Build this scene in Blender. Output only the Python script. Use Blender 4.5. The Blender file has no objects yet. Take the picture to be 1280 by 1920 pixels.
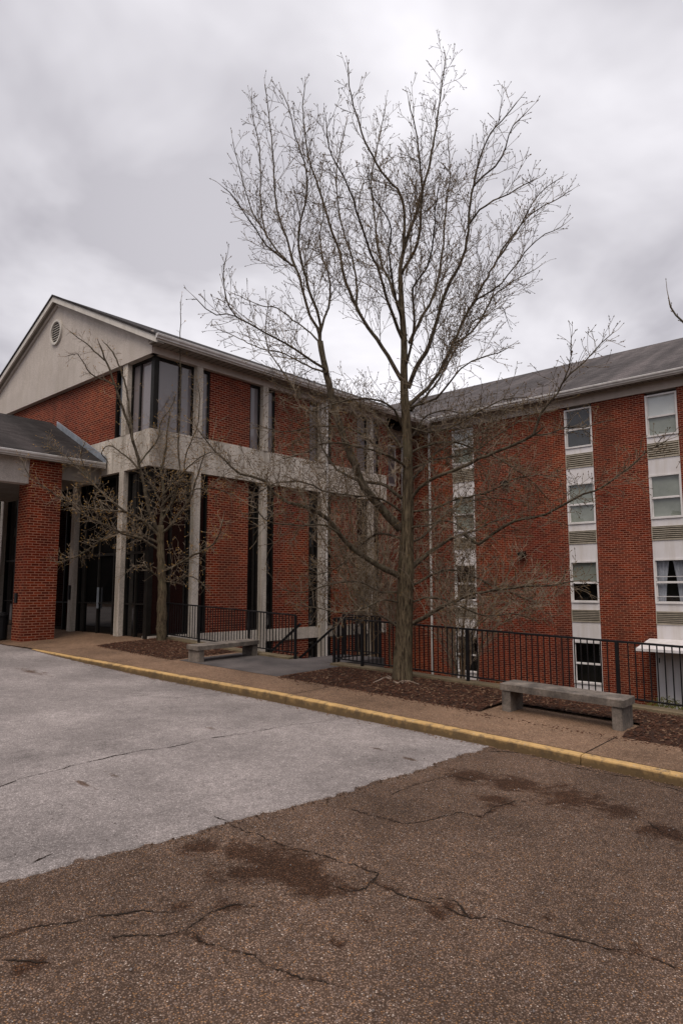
import bpy, math, random
from mathutils import Vector
random.seed(7)
R = math.radians
SC = bpy.context.scene
COL = SC.collection

# ------------------------------------------------------------------ camera, sky, sun, exposure
FPX = 1250.0; PITCH = R(6.6); TH = R(41.8)
cam_d = bpy.data.cameras.new('camera'); cam = bpy.data.objects.new('camera', cam_d); COL.objects.link(cam)
cam_d.sensor_fit = 'VERTICAL'; cam_d.sensor_height = 36.0; cam_d.lens = FPX / 1920 * 36.0
cam_d.clip_start = 0.05; cam_d.clip_end = 2000
cam.location = (0, 0, 0)
cam.rotation_euler = (R(90) + PITCH, 0, TH - R(90))
SC.camera = cam
SUN_EL, SUN_AZ = 58.0, 205.0       # azimuth measured from +X towards +Y
world = bpy.data.worlds.new('World'); SC.world = world; world.use_nodes = True
nt = world.node_tree; nt.nodes.clear()
def wn(t, **k):
    n = nt.nodes.new(t)
    for a, v in k.items(): setattr(n, a, v)
    return n
sky = wn('ShaderNodeTexSky', sky_type='NISHITA', sun_disc=False, sun_elevation=R(SUN_EL), sun_rotation=R(90 - SUN_AZ), dust_density=4.0)
tc = wn('ShaderNodeTexCoord'); sep = wn('ShaderNodeSeparateXYZ'); nt.links.new(tc.outputs['Generated'], sep.inputs[0])
addz = wn('ShaderNodeMath', operation='ADD'); addz.inputs[1].default_value = 0.22
mx = wn('ShaderNodeMath', operation='MAXIMUM'); mx.inputs[1].default_value = 0.0
nt.links.new(sep.outputs[2], mx.inputs[0]); nt.links.new(mx.outputs[0], addz.inputs[0])
dx = wn('ShaderNodeMath', operation='DIVIDE'); dy = wn('ShaderNodeMath', operation='DIVIDE')
for d, i in ((dx, 0), (dy, 1)):
    nt.links.new(sep.outputs[i], d.inputs[0]); nt.links.new(addz.outputs[0], d.inputs[1])
cmb = wn('ShaderNodeCombineXYZ'); nt.links.new(dx.outputs[0], cmb.inputs[0]); nt.links.new(dy.outputs[0], cmb.inputs[1])
cn = wn('ShaderNodeTexNoise'); cn.inputs['Scale'].default_value = 1.5; cn.inputs['Detail'].default_value = 5; cn.inputs['Roughness'].default_value = .52; cn.inputs['Distortion'].default_value = .35
nt.links.new(cmb.outputs[0], cn.inputs['Vector'])
mr = wn('ShaderNodeMapRange'); mr.inputs[1].default_value = .37; mr.inputs[2].default_value = .64; mr.inputs[3].default_value = 0; mr.inputs[4].default_value = .80
nt.links.new(cn.outputs[0], mr.inputs[0])
# thinner, brighter cloud round one direction of the sky
bd = wn('ShaderNodeVectorMath', operation='DOT_PRODUCT'); bd.inputs[1].default_value = Vector((.66, .55, .46)).normalized()
nt.links.new(tc.outputs['Generated'], bd.inputs[0])
mb = wn('ShaderNodeMapRange', interpolation_type='SMOOTHSTEP'); mb.inputs[1].default_value = .84; mb.inputs[2].default_value = 1.0; mb.inputs[3].default_value = 0; mb.inputs[4].default_value = .30
nt.links.new(bd.outputs['Value'], mb.inputs[0])
sm = wn('ShaderNodeMath', operation='ADD', use_clamp=True); nt.links.new(mr.outputs[0], sm.inputs[0]); nt.links.new(mb.outputs[0], sm.inputs[1])
cr = wn('ShaderNodeValToRGB'); nt.links.new(sm.outputs[0], cr.inputs[0])
cr.color_ramp.elements[0].position = 0; cr.color_ramp.elements[0].color = (.36, .347, .382, 1)
cr.color_ramp.elements[1].position = 1; cr.color_ramp.elements[1].color = (.80, .782, .82, 1)
bg1 = wn('ShaderNodeBackground'); nt.links.new(cr.outputs[0], bg1.inputs[0])
# an overcast sky is brighter overhead than at the horizon
zen = wn('ShaderNodeMapRange', interpolation_type='SMOOTHSTEP'); zen.inputs[1].default_value = .70; zen.inputs[2].default_value = 1.0; zen.inputs[3].default_value = 1.04; zen.inputs[4].default_value = 2.6
nt.links.new(sep.outputs[2], zen.inputs[0]); nt.links.new(zen.outputs[0], bg1.inputs[1])
bg2 = wn('ShaderNodeBackground'); nt.links.new(sky.outputs[0], bg2.inputs[0]); bg2.inputs[1].default_value = .05
mixs = wn('ShaderNodeMixShader'); mixs.inputs[0].default_value = .06
wo = wn('ShaderNodeOutputWorld')
nt.links.new(bg1.outputs[0], mixs.inputs[1]); nt.links.new(bg2.outputs[0], mixs.inputs[2]); nt.links.new(mixs.outputs[0], wo.inputs[0])
sl = bpy.data.lights.new('sun', 'SUN'); sl.energy = 1.5; sl.angle = R(35); sl.color = (1, .87, .73)
so = bpy.data.objects.new('sun', sl); COL.objects.link(so)
sd = Vector((math.cos(R(SUN_EL)) * math.cos(R(SUN_AZ)), math.cos(R(SUN_EL)) * math.sin(R(SUN_AZ)), math.sin(R(SUN_EL))))
so.rotation_euler = (-sd).to_track_quat('-Z', 'Y').to_euler(); so.location = (5, 5, 30)
SC.view_settings.view_transform = 'Standard'; SC.view_settings.look = 'None'; SC.view_settings.exposure = 0.36; SC.view_settings.gamma = 1
SC.cycles.max_bounces = 6; SC.cycles.transparent_max_bounces = 8

# ------------------------------------------------------------------ surveying helpers
def ray(x, y):
    cx = (x - 640) / FPX; cy = (960 - y) / FPX
    F = math.cos(PITCH) - cy * math.sin(PITCH); Z = math.sin(PITCH) + cy * math.cos(PITCH)
    return (F * math.cos(TH) + cx * math.sin(TH), F * math.sin(TH) - cx * math.cos(TH), Z, F)
def atD(x, y, D):
    r = ray(x, y); t = D / r[3]; return Vector((r[0] * t, r[1] * t, r[2] * t))
def onX(x, y, X):
    r = ray(x, y); t = X / r[0]; return Vector((X, r[1] * t, r[2] * t))
def onY(x, y, Y):
    r = ray(x, y); t = Y / r[1]; return Vector((r[0] * t, Y, r[2] * t))
def interp(x, xs, ys):
    if x <= xs[0]: return ys[0]
    for i in range(len(xs) - 1):
        if x <= xs[i + 1]: return ys[i] + (x - xs[i]) * (ys[i + 1] - ys[i]) / (xs[i + 1] - xs[i])
    return ys[-1]
KY = [-9, 3.2, 7.7, 10.9, 14.0, 16.3, 20, 30]; KZ = [-2.2, -1.79, -1.635, -1.555, -1.47, -1.40, -1.37, -1.38]
def zk(Y): return interp(Y, KY, KZ)
def zw(X, Y): return zk(Y) + interp(Y, [0, 12, 16, 30], [.02, .02, .05, .05]) * (X - 7.2)
def za(X, Y): return zk(Y) - interp(Y, [0, 3, 7.5, 11, 14, 16.3, 30], [.10, .10, .14, .13, .08, 0.003, 0.003]) + .01 * (7.2 - max(X, -20))
def kx(Y): return interp(Y, [8, 11, 13.9, 16.3, 18], [7.3, 7.21, 7.12, 7.02, 6.98])
def solve(x, y, fn, off=0):
    r = ray(x, y); t = 2.0 / -r[2]
    for i in range(40): t = .5 * t + .5 * (fn(r[0] * t, r[1] * t) + off) / r[2]
    return Vector((r[0] * t, r[1] * t, r[2] * t))

# ------------------------------------------------------------------ material helpers
class MT:
    def __init__(s, name, rough=.8, metal=0, spec=.12):
        s.m = bpy.data.materials.new(name); s.m.use_nodes = True; s.t = s.m.node_tree
        s.b = s.t.nodes['Principled BSDF']; s.b.inputs['Roughness'].default_value = rough
        s.b.inputs['Metallic'].default_value = metal; s.b.inputs['Specular IOR Level'].default_value = spec
        s._tc = None
    def n(s, t, **k):
        x = s.t.nodes.new(t)
        for a, v in k.items(): setattr(x, a, v)
        return x
    def l(s, a, b): s.t.links.new(a, b)
    def co(s, kind='Object'):
        if not s._tc: s._tc = s.n('ShaderNodeTexCoord')
        return s._tc.outputs[kind]
    def scaled(s, sc, kind='Object'):
        m = s.n('ShaderNodeMapping'); m.inputs['Scale'].default_value = sc; s.l(s.co(kind), m.inputs[0]); return m.outputs[0]
    def noise(s, scale, detail=4, rough=.55, vec=None, dist=0):
        x = s.n('ShaderNodeTexNoise'); x.inputs['Scale'].default_value = scale; x.inputs['Detail'].default_value = detail
        x.inputs['Roughness'].default_value = rough; x.inputs['Distortion'].default_value = dist
        s.l(vec if vec is not None else s.co(), x.inputs['Vector']); return x.outputs[0]
    def ramp(s, fac, stops, interp_='LINEAR'):
        x = s.n('ShaderNodeValToRGB'); s.l(fac, x.inputs[0]); e = x.color_ramp.elements; x.color_ramp.interpolation = interp_
        while len(e) < len(stops): e.new(.5)
        for i, (p, c) in enumerate(stops):
            e[i].position = p; e[i].color = (c, c, c, 1) if isinstance(c, (int, float)) else (*c, 1)
        return x.outputs[0]
    def mix(s, fac, a, b, mode='MIX'):
        x = s.n('ShaderNodeMix', data_type='RGBA', blend_type=mode)
        for k, v in ((0, fac), (6, a), (7, b)):
            if isinstance(v, (int, float)): x.inputs[k].default_value = v if k == 0 else (v, v, v, 1)
            elif isinstance(v, tuple): x.inputs[k].default_value = (*v, 1)
            else: s.l(v, x.inputs[k])
        return x.outputs[2]
    def math(s, op, a, b=None, clamp=False):
        x = s.n('ShaderNodeMath', operation=op, use_clamp=clamp)
        for k, v in ((0, a), (1, b)):
            if v is None: continue
            if isinstance(v, (int, float)): x.inputs[k].default_value = v
            else: s.l(v, x.inputs[k])
        return x.outputs[0]
    def col(s, c):
        if isinstance(c, tuple): s.b.inputs['Base Color'].default_value = (*c, 1)
        else: s.l(c, s.b.inputs['Base Color'])
        return s
    def bump(s, h, strength=.3, dist=.01):
        x = s.n('ShaderNodeBump'); x.inputs['Strength'].default_value = strength; x.inputs['Distance'].default_value = dist
        s.l(h, x.inputs['Height']); s.l(x.outputs[0], s.b.inputs['Normal']); return s

def m_brick():
    M = MT('red_brick', .88)
    b = M.n('ShaderNodeTexBrick'); b.offset = .5; b.inputs['Scale'].default_value = 1
    b.inputs['Brick Width'].default_value = .2032; b.inputs['Row Height'].default_value = .0677
    b.inputs['Mortar Size'].default_value = .0085; b.inputs['Mortar Smooth'].default_value = .0; b.inputs['Bias'].default_value = 0
    b.inputs['Color1'].default_value = (.205, .0285, .0100, 1); b.inputs['Color2'].default_value = (.085, .0105, .006, 1)
    b.inputs['Mortar'].default_value = (.36, .185, .125, 1)
    w = M.noise(40, 2); wv = M.n('ShaderNodeVectorMath', operation='SCALE'); wv.inputs['Scale'].default_value = .0
    M.l(M.co('UV'), b.inputs['Vector'])
    n1 = M.noise(.55, 4, .6); n2 = M.noise(7, 3)
    c = M.mix(M.ramp(n1, [(.3, 0), (.72, 1)]), b.outputs['Color'], (.66, .56, .60), 'MULTIPLY')
    c = M.mix(M.ramp(M.noise(.33, 3, .5, M.scaled((1, 1, .6))), [(.42, 0), (.66, .8)]), c, (1.28, 1.32, 1.1), 'MULTIPLY')
    c = M.mix(.6, c, M.ramp(n2, [(.25, .65), (.75, 1.25)]), 'MULTIPLY')
    st = M.noise(1.3, 4, .6, M.scaled((1.2, 1.2, .12)))
    c = M.mix(M.ramp(st, [(.50, 0), (.8, .5)]), c, (.07, .035, .025))
    M.col(c); inv = M.math('SUBTRACT', 1, b.outputs['Fac']); M.bump(inv, .5, .006); return M.m
def m_noise(name, c1, c2, scale=3, rough=.85, detail=5, bump=0, bscale=60, fine=None, streak=0, streakcol=(.1, .09, .08), spec=.12, metal=0):
    M = MT(name, rough, metal, spec)
    c = M.mix(M.ramp(M.noise(scale, detail, .6), [(.3, 0), (.7, 1)]), c1, c2)
    if fine: c = M.mix(.8, c, M.ramp(M.noise(fine, 3), [(.3, .72), (.7, 1.25)]), 'MULTIPLY')
    if streak:
        s = M.noise(2.2, 5, .65, M.scaled((1.6, 1.6, .16)))
        c = M.mix(M.ramp(s, [(.43, 0), (.75, streak)]), c, streakcol)
    M.col(c)
    if bump: M.bump(M.noise(bscale, 4), bump, .01)
    return M.m
def m_aggregate(name, base, stones, vscale, rough=.85, stain_attr=None, speck=False, dark=(.02, .014, .011), fade=None):
    M = MT(name, rough, 0, .12)
    v = M.n('ShaderNodeTexVoronoi'); v.inputs['Scale'].default_value = vscale; M.l(M.co(), v.inputs['Vector'])
    sepc = M.n('ShaderNodeSeparateColor'); M.l(v.outputs['Color'], sepc.inputs[0])
    c = M.ramp(sepc.outputs[0], stones, 'CONSTANT')
    edge = M.ramp(v.outputs['Distance'], [(.25, 0), (.62, 1)])
    c = M.mix(edge, c, base)
    c = M.mix(1, c, M.ramp(M.noise(.8, 5, .6), [(.3, .68), (.7, 1.22)]), 'MULTIPLY')
    c = M.mix(.7, c, M.ramp(M.noise(9, 4, .7), [(.3, .7), (.7, 1.2)]), 'MULTIPLY')
    if speck:
        c = M.mix(.85, c, M.ramp(M.noise(38, 2, .8), [(.34, .72), (.5, .98), (.66, 1.25)]), 'MULTIPLY')
    if stain_attr:
        a = M.n('ShaderNodeAttribute', attribute_name=stain_attr); nz = M.noise(3.2, 7, .78, None, .8)
        f = M.math('ADD', a.outputs['Fac'], M.math('MULTIPLY', M.math('SUBTRACT', nz, .5), 1.9))
        f = M.math('MULTIPLY', M.ramp(f, [(.33, 0), (.62, 1)]), M.ramp(a.outputs['Fac'], [(.0, 0), (.22, 1)]))
        c = M.mix(f, c, M.mix(1, c, (.42, .33, .27), 'MULTIPLY'))
    M.col(c); M.bump(M.math('SUBTRACT', 1, v.outputs['Distance']), .5, .006); return M.m
def m_shingle(name='grey_asphalt_shingle', k=1):
    M = MT(name, .92)
    b = M.n('ShaderNodeTexBrick'); b.offset = .37; b.inputs['Scale'].default_value = 1
    b.inputs['Brick Width'].default_value = .31; b.inputs['Row Height'].default_value = .14; b.inputs['Mortar Size'].default_value = .006; b.inputs['Bias'].default_value = 0
    b.inputs['Color1'].default_value = (.080 * k, .073 * k, .073 * k, 1); b.inputs['Color2'].default_value = (.048 * k, .044 * k, .044 * k, 1); b.inputs['Mortar'].default_value = (.03, .027, .027, 1)
    M.l(M.co('UV'), b.inputs['Vector'])
    mp = M.n('ShaderNodeMapping'); mp.inputs['Scale'].default_value = (1.1, .16, 1); M.l(M.co('UV'), mp.inputs[0])
    s = M.noise(1.0, 5, .6, mp.outputs[0], .4)
    c = M.mix(1, b.outputs['Color'], M.ramp(s, [(.36, (.68, .66, .66)), (.5, (.95, .93, .92)), (.62, (1.3, 1.24, 1.23))]), 'MULTIPLY')
    c = M.mix(.7, c, M.ramp(M.noise(30, 2), [(.3, .7), (.7, 1.25)]), 'MULTIPLY')
    M.col(c); M.bump(b.outputs['Fac'], -.4, .01); return M.m
def m_glass(name, tint, rough=.03, wob=.25):
    M = MT(name, rough, 0, .55); M.col(tint); M.bump(M.noise(1.4, 2), wob, .004); return M.m
def m_clear(name):
    m = bpy.data.materials.new(name); m.use_nodes = True; t = m.node_tree; t.nodes.clear()
    o = t.nodes.new('ShaderNodeOutputMaterial'); mx_ = t.nodes.new('ShaderNodeMixShader'); tr = t.nodes.new('ShaderNodeBsdfTransparent'); g = t.nodes.new('ShaderNodeBsdfGlossy')
    f = t.nodes.new('ShaderNodeLayerWeight'); f.inputs[0].default_value = .5; pw = t.nodes.new('ShaderNodeMath'); pw.operation = 'POWER'; pw.inputs[1].default_value = 4; mu = t.nodes.new('ShaderNodeMath'); mu.operation = 'MULTIPLY_ADD'; mu.inputs[1].default_value = .8; mu.inputs[2].default_value = .08; t.links.new(f.outputs['Facing'], pw.inputs[0])
    n = t.nodes.new('ShaderNodeTexNoise'); n.inputs['Scale'].default_value = 2.2; bp = t.nodes.new('ShaderNodeBump'); bp.inputs['Strength'].default_value = .25; bp.inputs['Distance'].default_value = .01
    c = t.nodes.new('ShaderNodeTexCoord'); t.links.new(c.outputs['Object'], n.inputs['Vector']); t.links.new(n.outputs[0], bp.inputs['Height']); t.links.new(bp.outputs[0], g.inputs['Normal'])
    tr.inputs[0].default_value = (.88, .91, .90, 1); g.inputs['Roughness'].default_value = .02
    t.links.new(pw.outputs[0], mu.inputs[0]); t.links.new(mu.outputs[0], mx_.inputs[0]); t.links.new(tr.outputs[0], mx_.inputs[1]); t.links.new(g.outputs[0], mx_.inputs[2]); t.links.new(mx_.outputs[0], o.inputs[0])
    return m
def m_louver(name, c, pitch=.075):
    M = MT(name, .6, 0, .4); M.col(M.mix(M.ramp(M.noise(6, 4), [(.35, 0), (.7, 1)]), c, tuple(v * .7 for v in c))); return M.m
def m_bark(name, c1, c2, sc=(9, 9, 1.6), lichen=True):
    M = MT(name, .95, 0, .08)
    n = M.noise(2.4, 6, .7, M.scaled(sc), .6)
    c = M.mix(M.ramp(n, [(.35, 0), (.62, 1)]), c1, c2)
    if lichen: c = M.mix(M.ramp(M.noise(3.0, 5, .7), [(.5, 0), (.75, .55)]), c, (.105, .10, .062))
    M.col(c); M.bump(n, 1.0, .03); return M.m
def m_kerb():
    M = MT('yellow_kerb_paint', .75, 0, .35)
    c = M.mix(M.ramp(M.noise(3, 5, .7), [(.3, 0), (.7, 1)]), (.54, .345, .135), (.38, .235, .09))
    w = M.noise(6.5, 7, .8); c = M.mix(M.ramp(w, [(.50, 0), (.62, .8)]), c, (.10, .075, .05))
    c = M.mix(M.ramp(M.noise(19, 5, .7), [(.60, 0), (.68, .8)]), c, (.33, .28, .22))
    a = M.n('ShaderNodeAttribute', attribute_name='grime')
    g = M.math('ADD', a.outputs['Fac'], M.math('MULTIPLY', M.math('SUBTRACT', M.noise(6, 5, .7), .5), .9))
    c = M.mix(M.ramp(g, [(.22, 0), (.75, .9)]), c, (.085, .055, .026))
    M.col(c); M.bump(M.noise(30, 5), .4, .01); return M.m

MATS = dict(
    brick=m_brick(),
    conc=m_noise('aged_cream_concrete', (.46, .415, .365), (.60, .55, .49), 1.2, .85, 5, .15, 50, 24, .9, (.22, .19, .15)),
    stucco=m_noise('stucco_gable', (.44, .395, .36), (.54, .49, .45), .9, .9, 5, .2, 90, 40, .28, (.25, .205, .14)),
    frieze=m_noise('taupe_frieze_board', (.44, .385, .345), (.52, .46, .415), 1.5, .7, 4, 0, 10, None, .3, (.2, .17, .14)),
    trim=m_noise('cream_trim_paint', (.52, .49, .45), (.62, .59, .55), 2, .6, 4, 0, 10, None, .4, (.3, .27, .22)),
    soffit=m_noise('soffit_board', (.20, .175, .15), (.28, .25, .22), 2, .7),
    gutter=m_noise('gutter_metal', (.72, .70, .68), (.58, .56, .54), 3, .4, 4, 0, 10, None, .35, (.15, .14, .13), .5, .2),
    shingle=m_shingle('grey_asphalt_shingle', 1.35), shingled=m_shingle('dark_asphalt_shingle', .55),
    glassd=m_glass('dark_tinted_glass', (.004, .004, .0045)),
    glassg=m_glass('painted_sky_grey_glass', (.175, .155, .16), .05),  # grey of the reflected sky is put into the base colour
    clear=m_clear('clear_window_glass'),
    mullion=m_noise('dark_bronze_frame', (.010, .009, .008), (.018, .016, .014), 5, .45),
    white=m_noise('white_window_frame', (.62, .60, .60), (.72, .70, .70), 3, .5, 4, 0, 10, None, .35, (.36, .32, .27)),
    panel=m_noise('white_spandrel_panel', (.62, .60, .61), (.72, .70, .72), .9, .55, 4, 0, 10, None, .45, (.42, .36, .27)),
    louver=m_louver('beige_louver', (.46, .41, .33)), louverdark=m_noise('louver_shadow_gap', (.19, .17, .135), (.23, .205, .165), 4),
    blind=m_noise('white_blind', (.68, .68, .70), (.78, .78, .79), 2, .8),
    shade=m_noise('grey_green_shade', (.24, .25, .225), (.36, .37, .335), 1.2, .8),
    lace=m_noise('lace_curtain', (.55, .55, .62), (.36, .36, .42), 9, .9),
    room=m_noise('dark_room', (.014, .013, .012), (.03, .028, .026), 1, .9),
    black=m_noise('black_railing_paint', (.006, .006, .007), (.012, .012, .013), 6, .5, 4, .15, 80, None, 0, (0, 0, 0), .22),
    metal=m_noise('galvanised_flashing', (.40, .44, .50), (.24, .27, .31), 5, .45, 5, 0, 10, None, 0, (0, 0, 0), .5, .5),
    bench=m_noise('weathered_bench_concrete', (.235, .20, .17), (.075, .066, .06), 4.5, .9, 6, .5, 60, 45, .7, (.03, .028, .026)),
    pad=m_noise('stained_concrete_pad', (.115, .10, .095), (.055, .05, .049), 1.3, .85, 6, .2, 60, 50),
    kerbconc=m_noise('mossy_wall_concrete', (.20, .155, .10), (.11, .088, .055), 2.2, .9, 6, .4, 50, 40),
    retain=m_noise('retaining_concrete', (.18, .15, .12), (.10, .085, .07), 1.2, .9, 5, .2, 40, 30, .6, (.05, .04, .035)),
    walk=m_aggregate('washed_aggregate_walk', (.15, .095, .062), [(0, (.26, .17, .112)), (.25, (.18, .115, .078)), (.5, (.34, .235, .165)), (.7, (.13, .083, .058)), (.86, (.25, .145, .085))], 75, speck=True),
    asphb=m_aggregate('brown_aggregate_asphalt', (.058, .037, .026), [(0, (.205, .138, .100)), (.22, (.125, .082, .060)), (.45, (.27, .185, .138)), (.6, (.085, .053, .036)), (.78, (.30, .16, .075)), (.86, (.18, .14, .125)), (.965, (.46, .38, .32))], 108, .88, 'stain', speck=True),
    asphg=m_aggregate('pale_grey_asphalt', (.205, .181, .172), [(0, (.32, .286, .275)), (.3, (.25, .222, .214)), (.6, (.375, .336, .324)), (.85, (.165, .146, .14)), (.92, (.55, .50, .48))], 105, .88, 'stain', speck=True),
    crack=m_noise('dirt_filled_crack', (.014, .010, .008), (.026, .018, .013), 9, .95),
    mulch=m_noise('bark_mulch', (.050, .026, .018), (.020, .012, .009), 9, .95, 6, 1, 40, 70),
    chip=m_noise('mulch_chip', (.115, .052, .032), (.032, .017, .012), 14, .95, 4),
    leafchip=m_noise('pale_dead_leaf', (.20, .13, .085), (.11, .065, .042), 12, .9, 4),
    soil=m_noise('courtyard_soil', (.055, .038, .025), (.028, .020, .014), 1.5, .95, 6, .6, 20, 30),
    kerb=m_kerb(),
    bark=m_bark('grey_brown_bark', (.165, .130, .085), (.026, .019, .013), (14, 14, 2.2)),
    limb=m_bark('limb_bark', (.125, .102, .074), (.034, .026, .019), (8, 8, 4)),
    twig=m_noise('twig_bark', (.20, .162, .120), (.085, .066, .048), 2, .9),
    twigp=m_noise('pale_twig_bark', (.25, .20, .148), (.105, .082, .06), 2.5, .9),
    bud=m_noise('brown_bud', (.060, .040, .024), (.14, .085, .03), 1.2, .8),
    budy=m_noise('yellow_bud', (.42, .25, .07), (.22, .125, .04), 2, .8),
    tan=m_bark('smooth_tan_bark', (.175, .125, .080), (.085, .060, .038), (4, 4, 1), False),
    root=m_noise('exposed_root', (.30, .235, .195), (.12, .088, .065), 8, .9, 5, .5, 40),
    leaf=m_noise('shrub_leaf', (.060, .075, .018), (.12, .11, .025), 2, .7),
    wood=m_noise('added_far_wood', (.030, .024, .018), (.060, .048, .036), .6, .95, 6),
)

# ------------------------------------------------------------------ mesh helpers
class MB:
    def __init__(s): s.v = []; s.f = []; s.uv = []; s.mi = []
    def quad(s, pts, uvs=None, mi=0):
        pts = [Vector(p) for p in pts]
        i = len(s.v); s.v += [tuple(p) for p in pts]; s.f.append(tuple(range(i, i + len(pts)))); s.mi.append(mi)
        if uvs is None:
            n = (pts[1] - pts[0]).cross(pts[2] - pts[0]); a = [abs(c) for c in n]; k = a.index(max(a))
            uvs = [((p.y, p.z) if k == 0 else (p.x, p.z) if k == 1 else (p.x, p.y)) for p in pts]
        s.uv.append([tuple(u) for u in uvs])
    def box(s, x0, x1, y0, y1, z0, z1, mi=0):
        x0, x1 = sorted((x0, x1)); y0, y1 = sorted((y0, y1)); z0, z1 = sorted((z0, z1))
        P = lambda a, b, c: (a, b, c)
        s.quad([P(x0, y0, z0), P(x1, y0, z0), P(x1, y0, z1), P(x0, y0, z1)], mi=mi)
        s.quad([P(x1, y1, z0), P(x0, y1, z0), P(x0, y1, z1), P(x1, y1, z1)], mi=mi)
        s.quad([P(x0, y1, z0), P(x0, y0, z0), P(x0, y0, z1), P(x0, y1, z1)], mi=mi)
        s.quad([P(x1, y0, z0), P(x1, y1, z0), P(x1, y1, z1), P(x1, y0, z1)], mi=mi)
        s.quad([P(x0, y0, z1), P(x1, y0, z1), P(x1, y1, z1), P(x0, y1, z1)], mi=mi)
        s.quad([P(x0, y1, z0), P(x1, y1, z0), P(x1, y0, z0), P(x0, y0, z0)], mi=mi)
    def bevbox(s, x0, x1, y0, y1, z0, z1, b=.01):
        # box with chamfered vertical and top edges
        pts = [(x0 + b, y0), (x1 - b, y0), (x1, y0 + b), (x1, y1 - b), (x1 - b, y1), (x0 + b, y1), (x0, y1 - b), (x0, y0 + b)]
        n = 8
        ins = [((x0 + b if p[0] < (x0 + x1) / 2 else x1 - b) if 0 else min(max(p[0], x0 + b * 1.6), x1 - b * 1.6), min(max(p[1], y0 + b * 1.6), y1 - b * 1.6)) for p in pts]
        for i in range(n):
            a, c = pts[i], pts[(i + 1) % n]; ai, ci = ins[i], ins[(i + 1) % n]
            s.quad([(*a, z0), (*c, z0), (*c, z1 - b), (*a, z1 - b)])
            s.quad([(*a, z1 - b), (*c, z1 - b), (*ci, z1), (*ai, z1)])
        s.quad([(*p, z1) for p in ins]); s.quad([(*p, z0) for p in reversed(pts)])
    def hex8(s, b, t):      # bottom 4 pts ccw, top 4 pts
        for i in range(4):
            j = (i + 1) % 4; s.quad([b[i], b[j], t[j], t[i]])
        s.quad(t); s.quad(list(reversed(b)))
    def bar(s, a, b, w, h=None):
        # rectangular bar from a to b
        a = Vector(a); b = Vector(b); h = h or w; d = (b - a).normalized()
        up = Vector((0, 0, 1)) if abs(d.z) < .95 else Vector((0, 1, 0))
        sx = d.cross(up).normalized() * w / 2; sy = sx.normalized().cross(d) * h / 2
        s.hex8([a - sx - sy, a + sx - sy, a + sx + sy, a - sx + sy][::1], [b - sx - sy, b + sx - sy, b + sx + sy, b - sx + sy])
    def tube(s, pts, rad, n=6, cap=True):
        pts = [Vector(p) for p in pts]; m = len(pts); base = len(s.v); ref = None
        for i, p in enumerate(pts):
            t = (pts[min(i + 1, m - 1)] - pts[max(i - 1, 0)])
            if t.length < 1e-9: t = Vector((0, 0, 1))
            t.normalize()
            if ref is None: ref = t.orthogonal().normalized()
            ref = (ref - t * ref.dot(t))
            if ref.length < 1e-6: ref = t.orthogonal()
            ref.normalize(); bi = t.cross(ref); r = rad[i]
            for k in range(n):
                a = 2 * math.pi * k / n; q = p + (ref * math.cos(a) + bi * math.sin(a)) * r; s.v.append((q.x, q.y, q.z))
        for i in range(m - 1):
            for k in range(n):
                k2 = (k + 1) % n; a = base + i * n
                s.f.append((a + k, a + k2, a + n + k2, a + n + k)); s.uv.append(None); s.mi.append(0)
        if cap and n > 3:
            s.f.append(tuple(base + (m - 1) * n + k for k in range(n))); s.uv.append(None); s.mi.append(0)
    def bud(s, p, d, ln, r):
        d = Vector(d).normalized(); o = d.orthogonal().normalized(); q = d.cross(o); base = len(s.v); p = Vector(p)
        for w in (p, p + d * ln): s.v.append(tuple(w))
        for k in range(3):
            a = 2.094 * k; w = p + d * ln * .4 + (o * math.cos(a) + q * math.sin(a)) * r; s.v.append(tuple(w))
        for k in range(3):
            k2 = (k + 1) % 3
            for f in ((base, base + 2 + k2, base + 2 + k), (base + 1, base + 2 + k, base + 2 + k2)): s.f.append(f); s.uv.append(None); s.mi.append(0)
    def build(s, name, mat, parent=None, smooth=False, **props):
        me = bpy.data.meshes.new(name); me.from_pydata(s.v, [], s.f)
        for m in (mat if isinstance(mat, (list, tuple)) else [mat]): me.materials.append(MATS[m])
        if any(u is not None for u in s.uv):
            ul = me.uv_layers.new(name='UVMap'); flat = []
            for u, f in zip(s.uv, s.f):
                for k in range(len(f)): flat += list(u[k]) if u else [0, 0]
            ul.data.foreach_set('uv', flat)
        if any(s.mi): me.polygons.foreach_set('material_index', s.mi)
        if smooth: me.polygons.foreach_set('use_smooth', [True] * len(s.f))
        me.update()
        o = bpy.data.objects.new(name, me); COL.objects.link(o)
        if parent:
            o.parent = parent; o.matrix_parent_inverse = PINV(parent)
        for k, v in props.items(): o[k] = v
        return o
def PINV(p):
    l = p.location.copy(); q = p.parent
    while q: l = l + Vector((0, 0, 0)); q = q.parent
    from mathutils import Matrix
    return Matrix.Translation(-l) if p.type == 'EMPTY' else Matrix.Identity(4)
def thing(name, loc, label, cat, group=None):
    o = bpy.data.objects.new(name, None); COL.objects.link(o); o.location = loc; o.empty_display_size = .2
    o['label'] = label; o['category'] = cat
    if group: o['group'] = group
    return o
def tag(o, label, cat, group=None):
    o['label'] = label; o['category'] = cat
    if group: o['group'] = group
    return o
def bx(name, mat, parent, *a, **k):
    m = MB(); m.box(*a); return m.build(name, mat, parent, **k)

# ------------------------------------------------------------------ ground, road, walk, kerb
g = MB(); g.quad([(-500, -500, -4.22), (500, -500, -4.22), (500, 500, -4.22), (-500, 500, -4.22)])
g.build('ground', 'soil', kind='structure')

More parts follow.
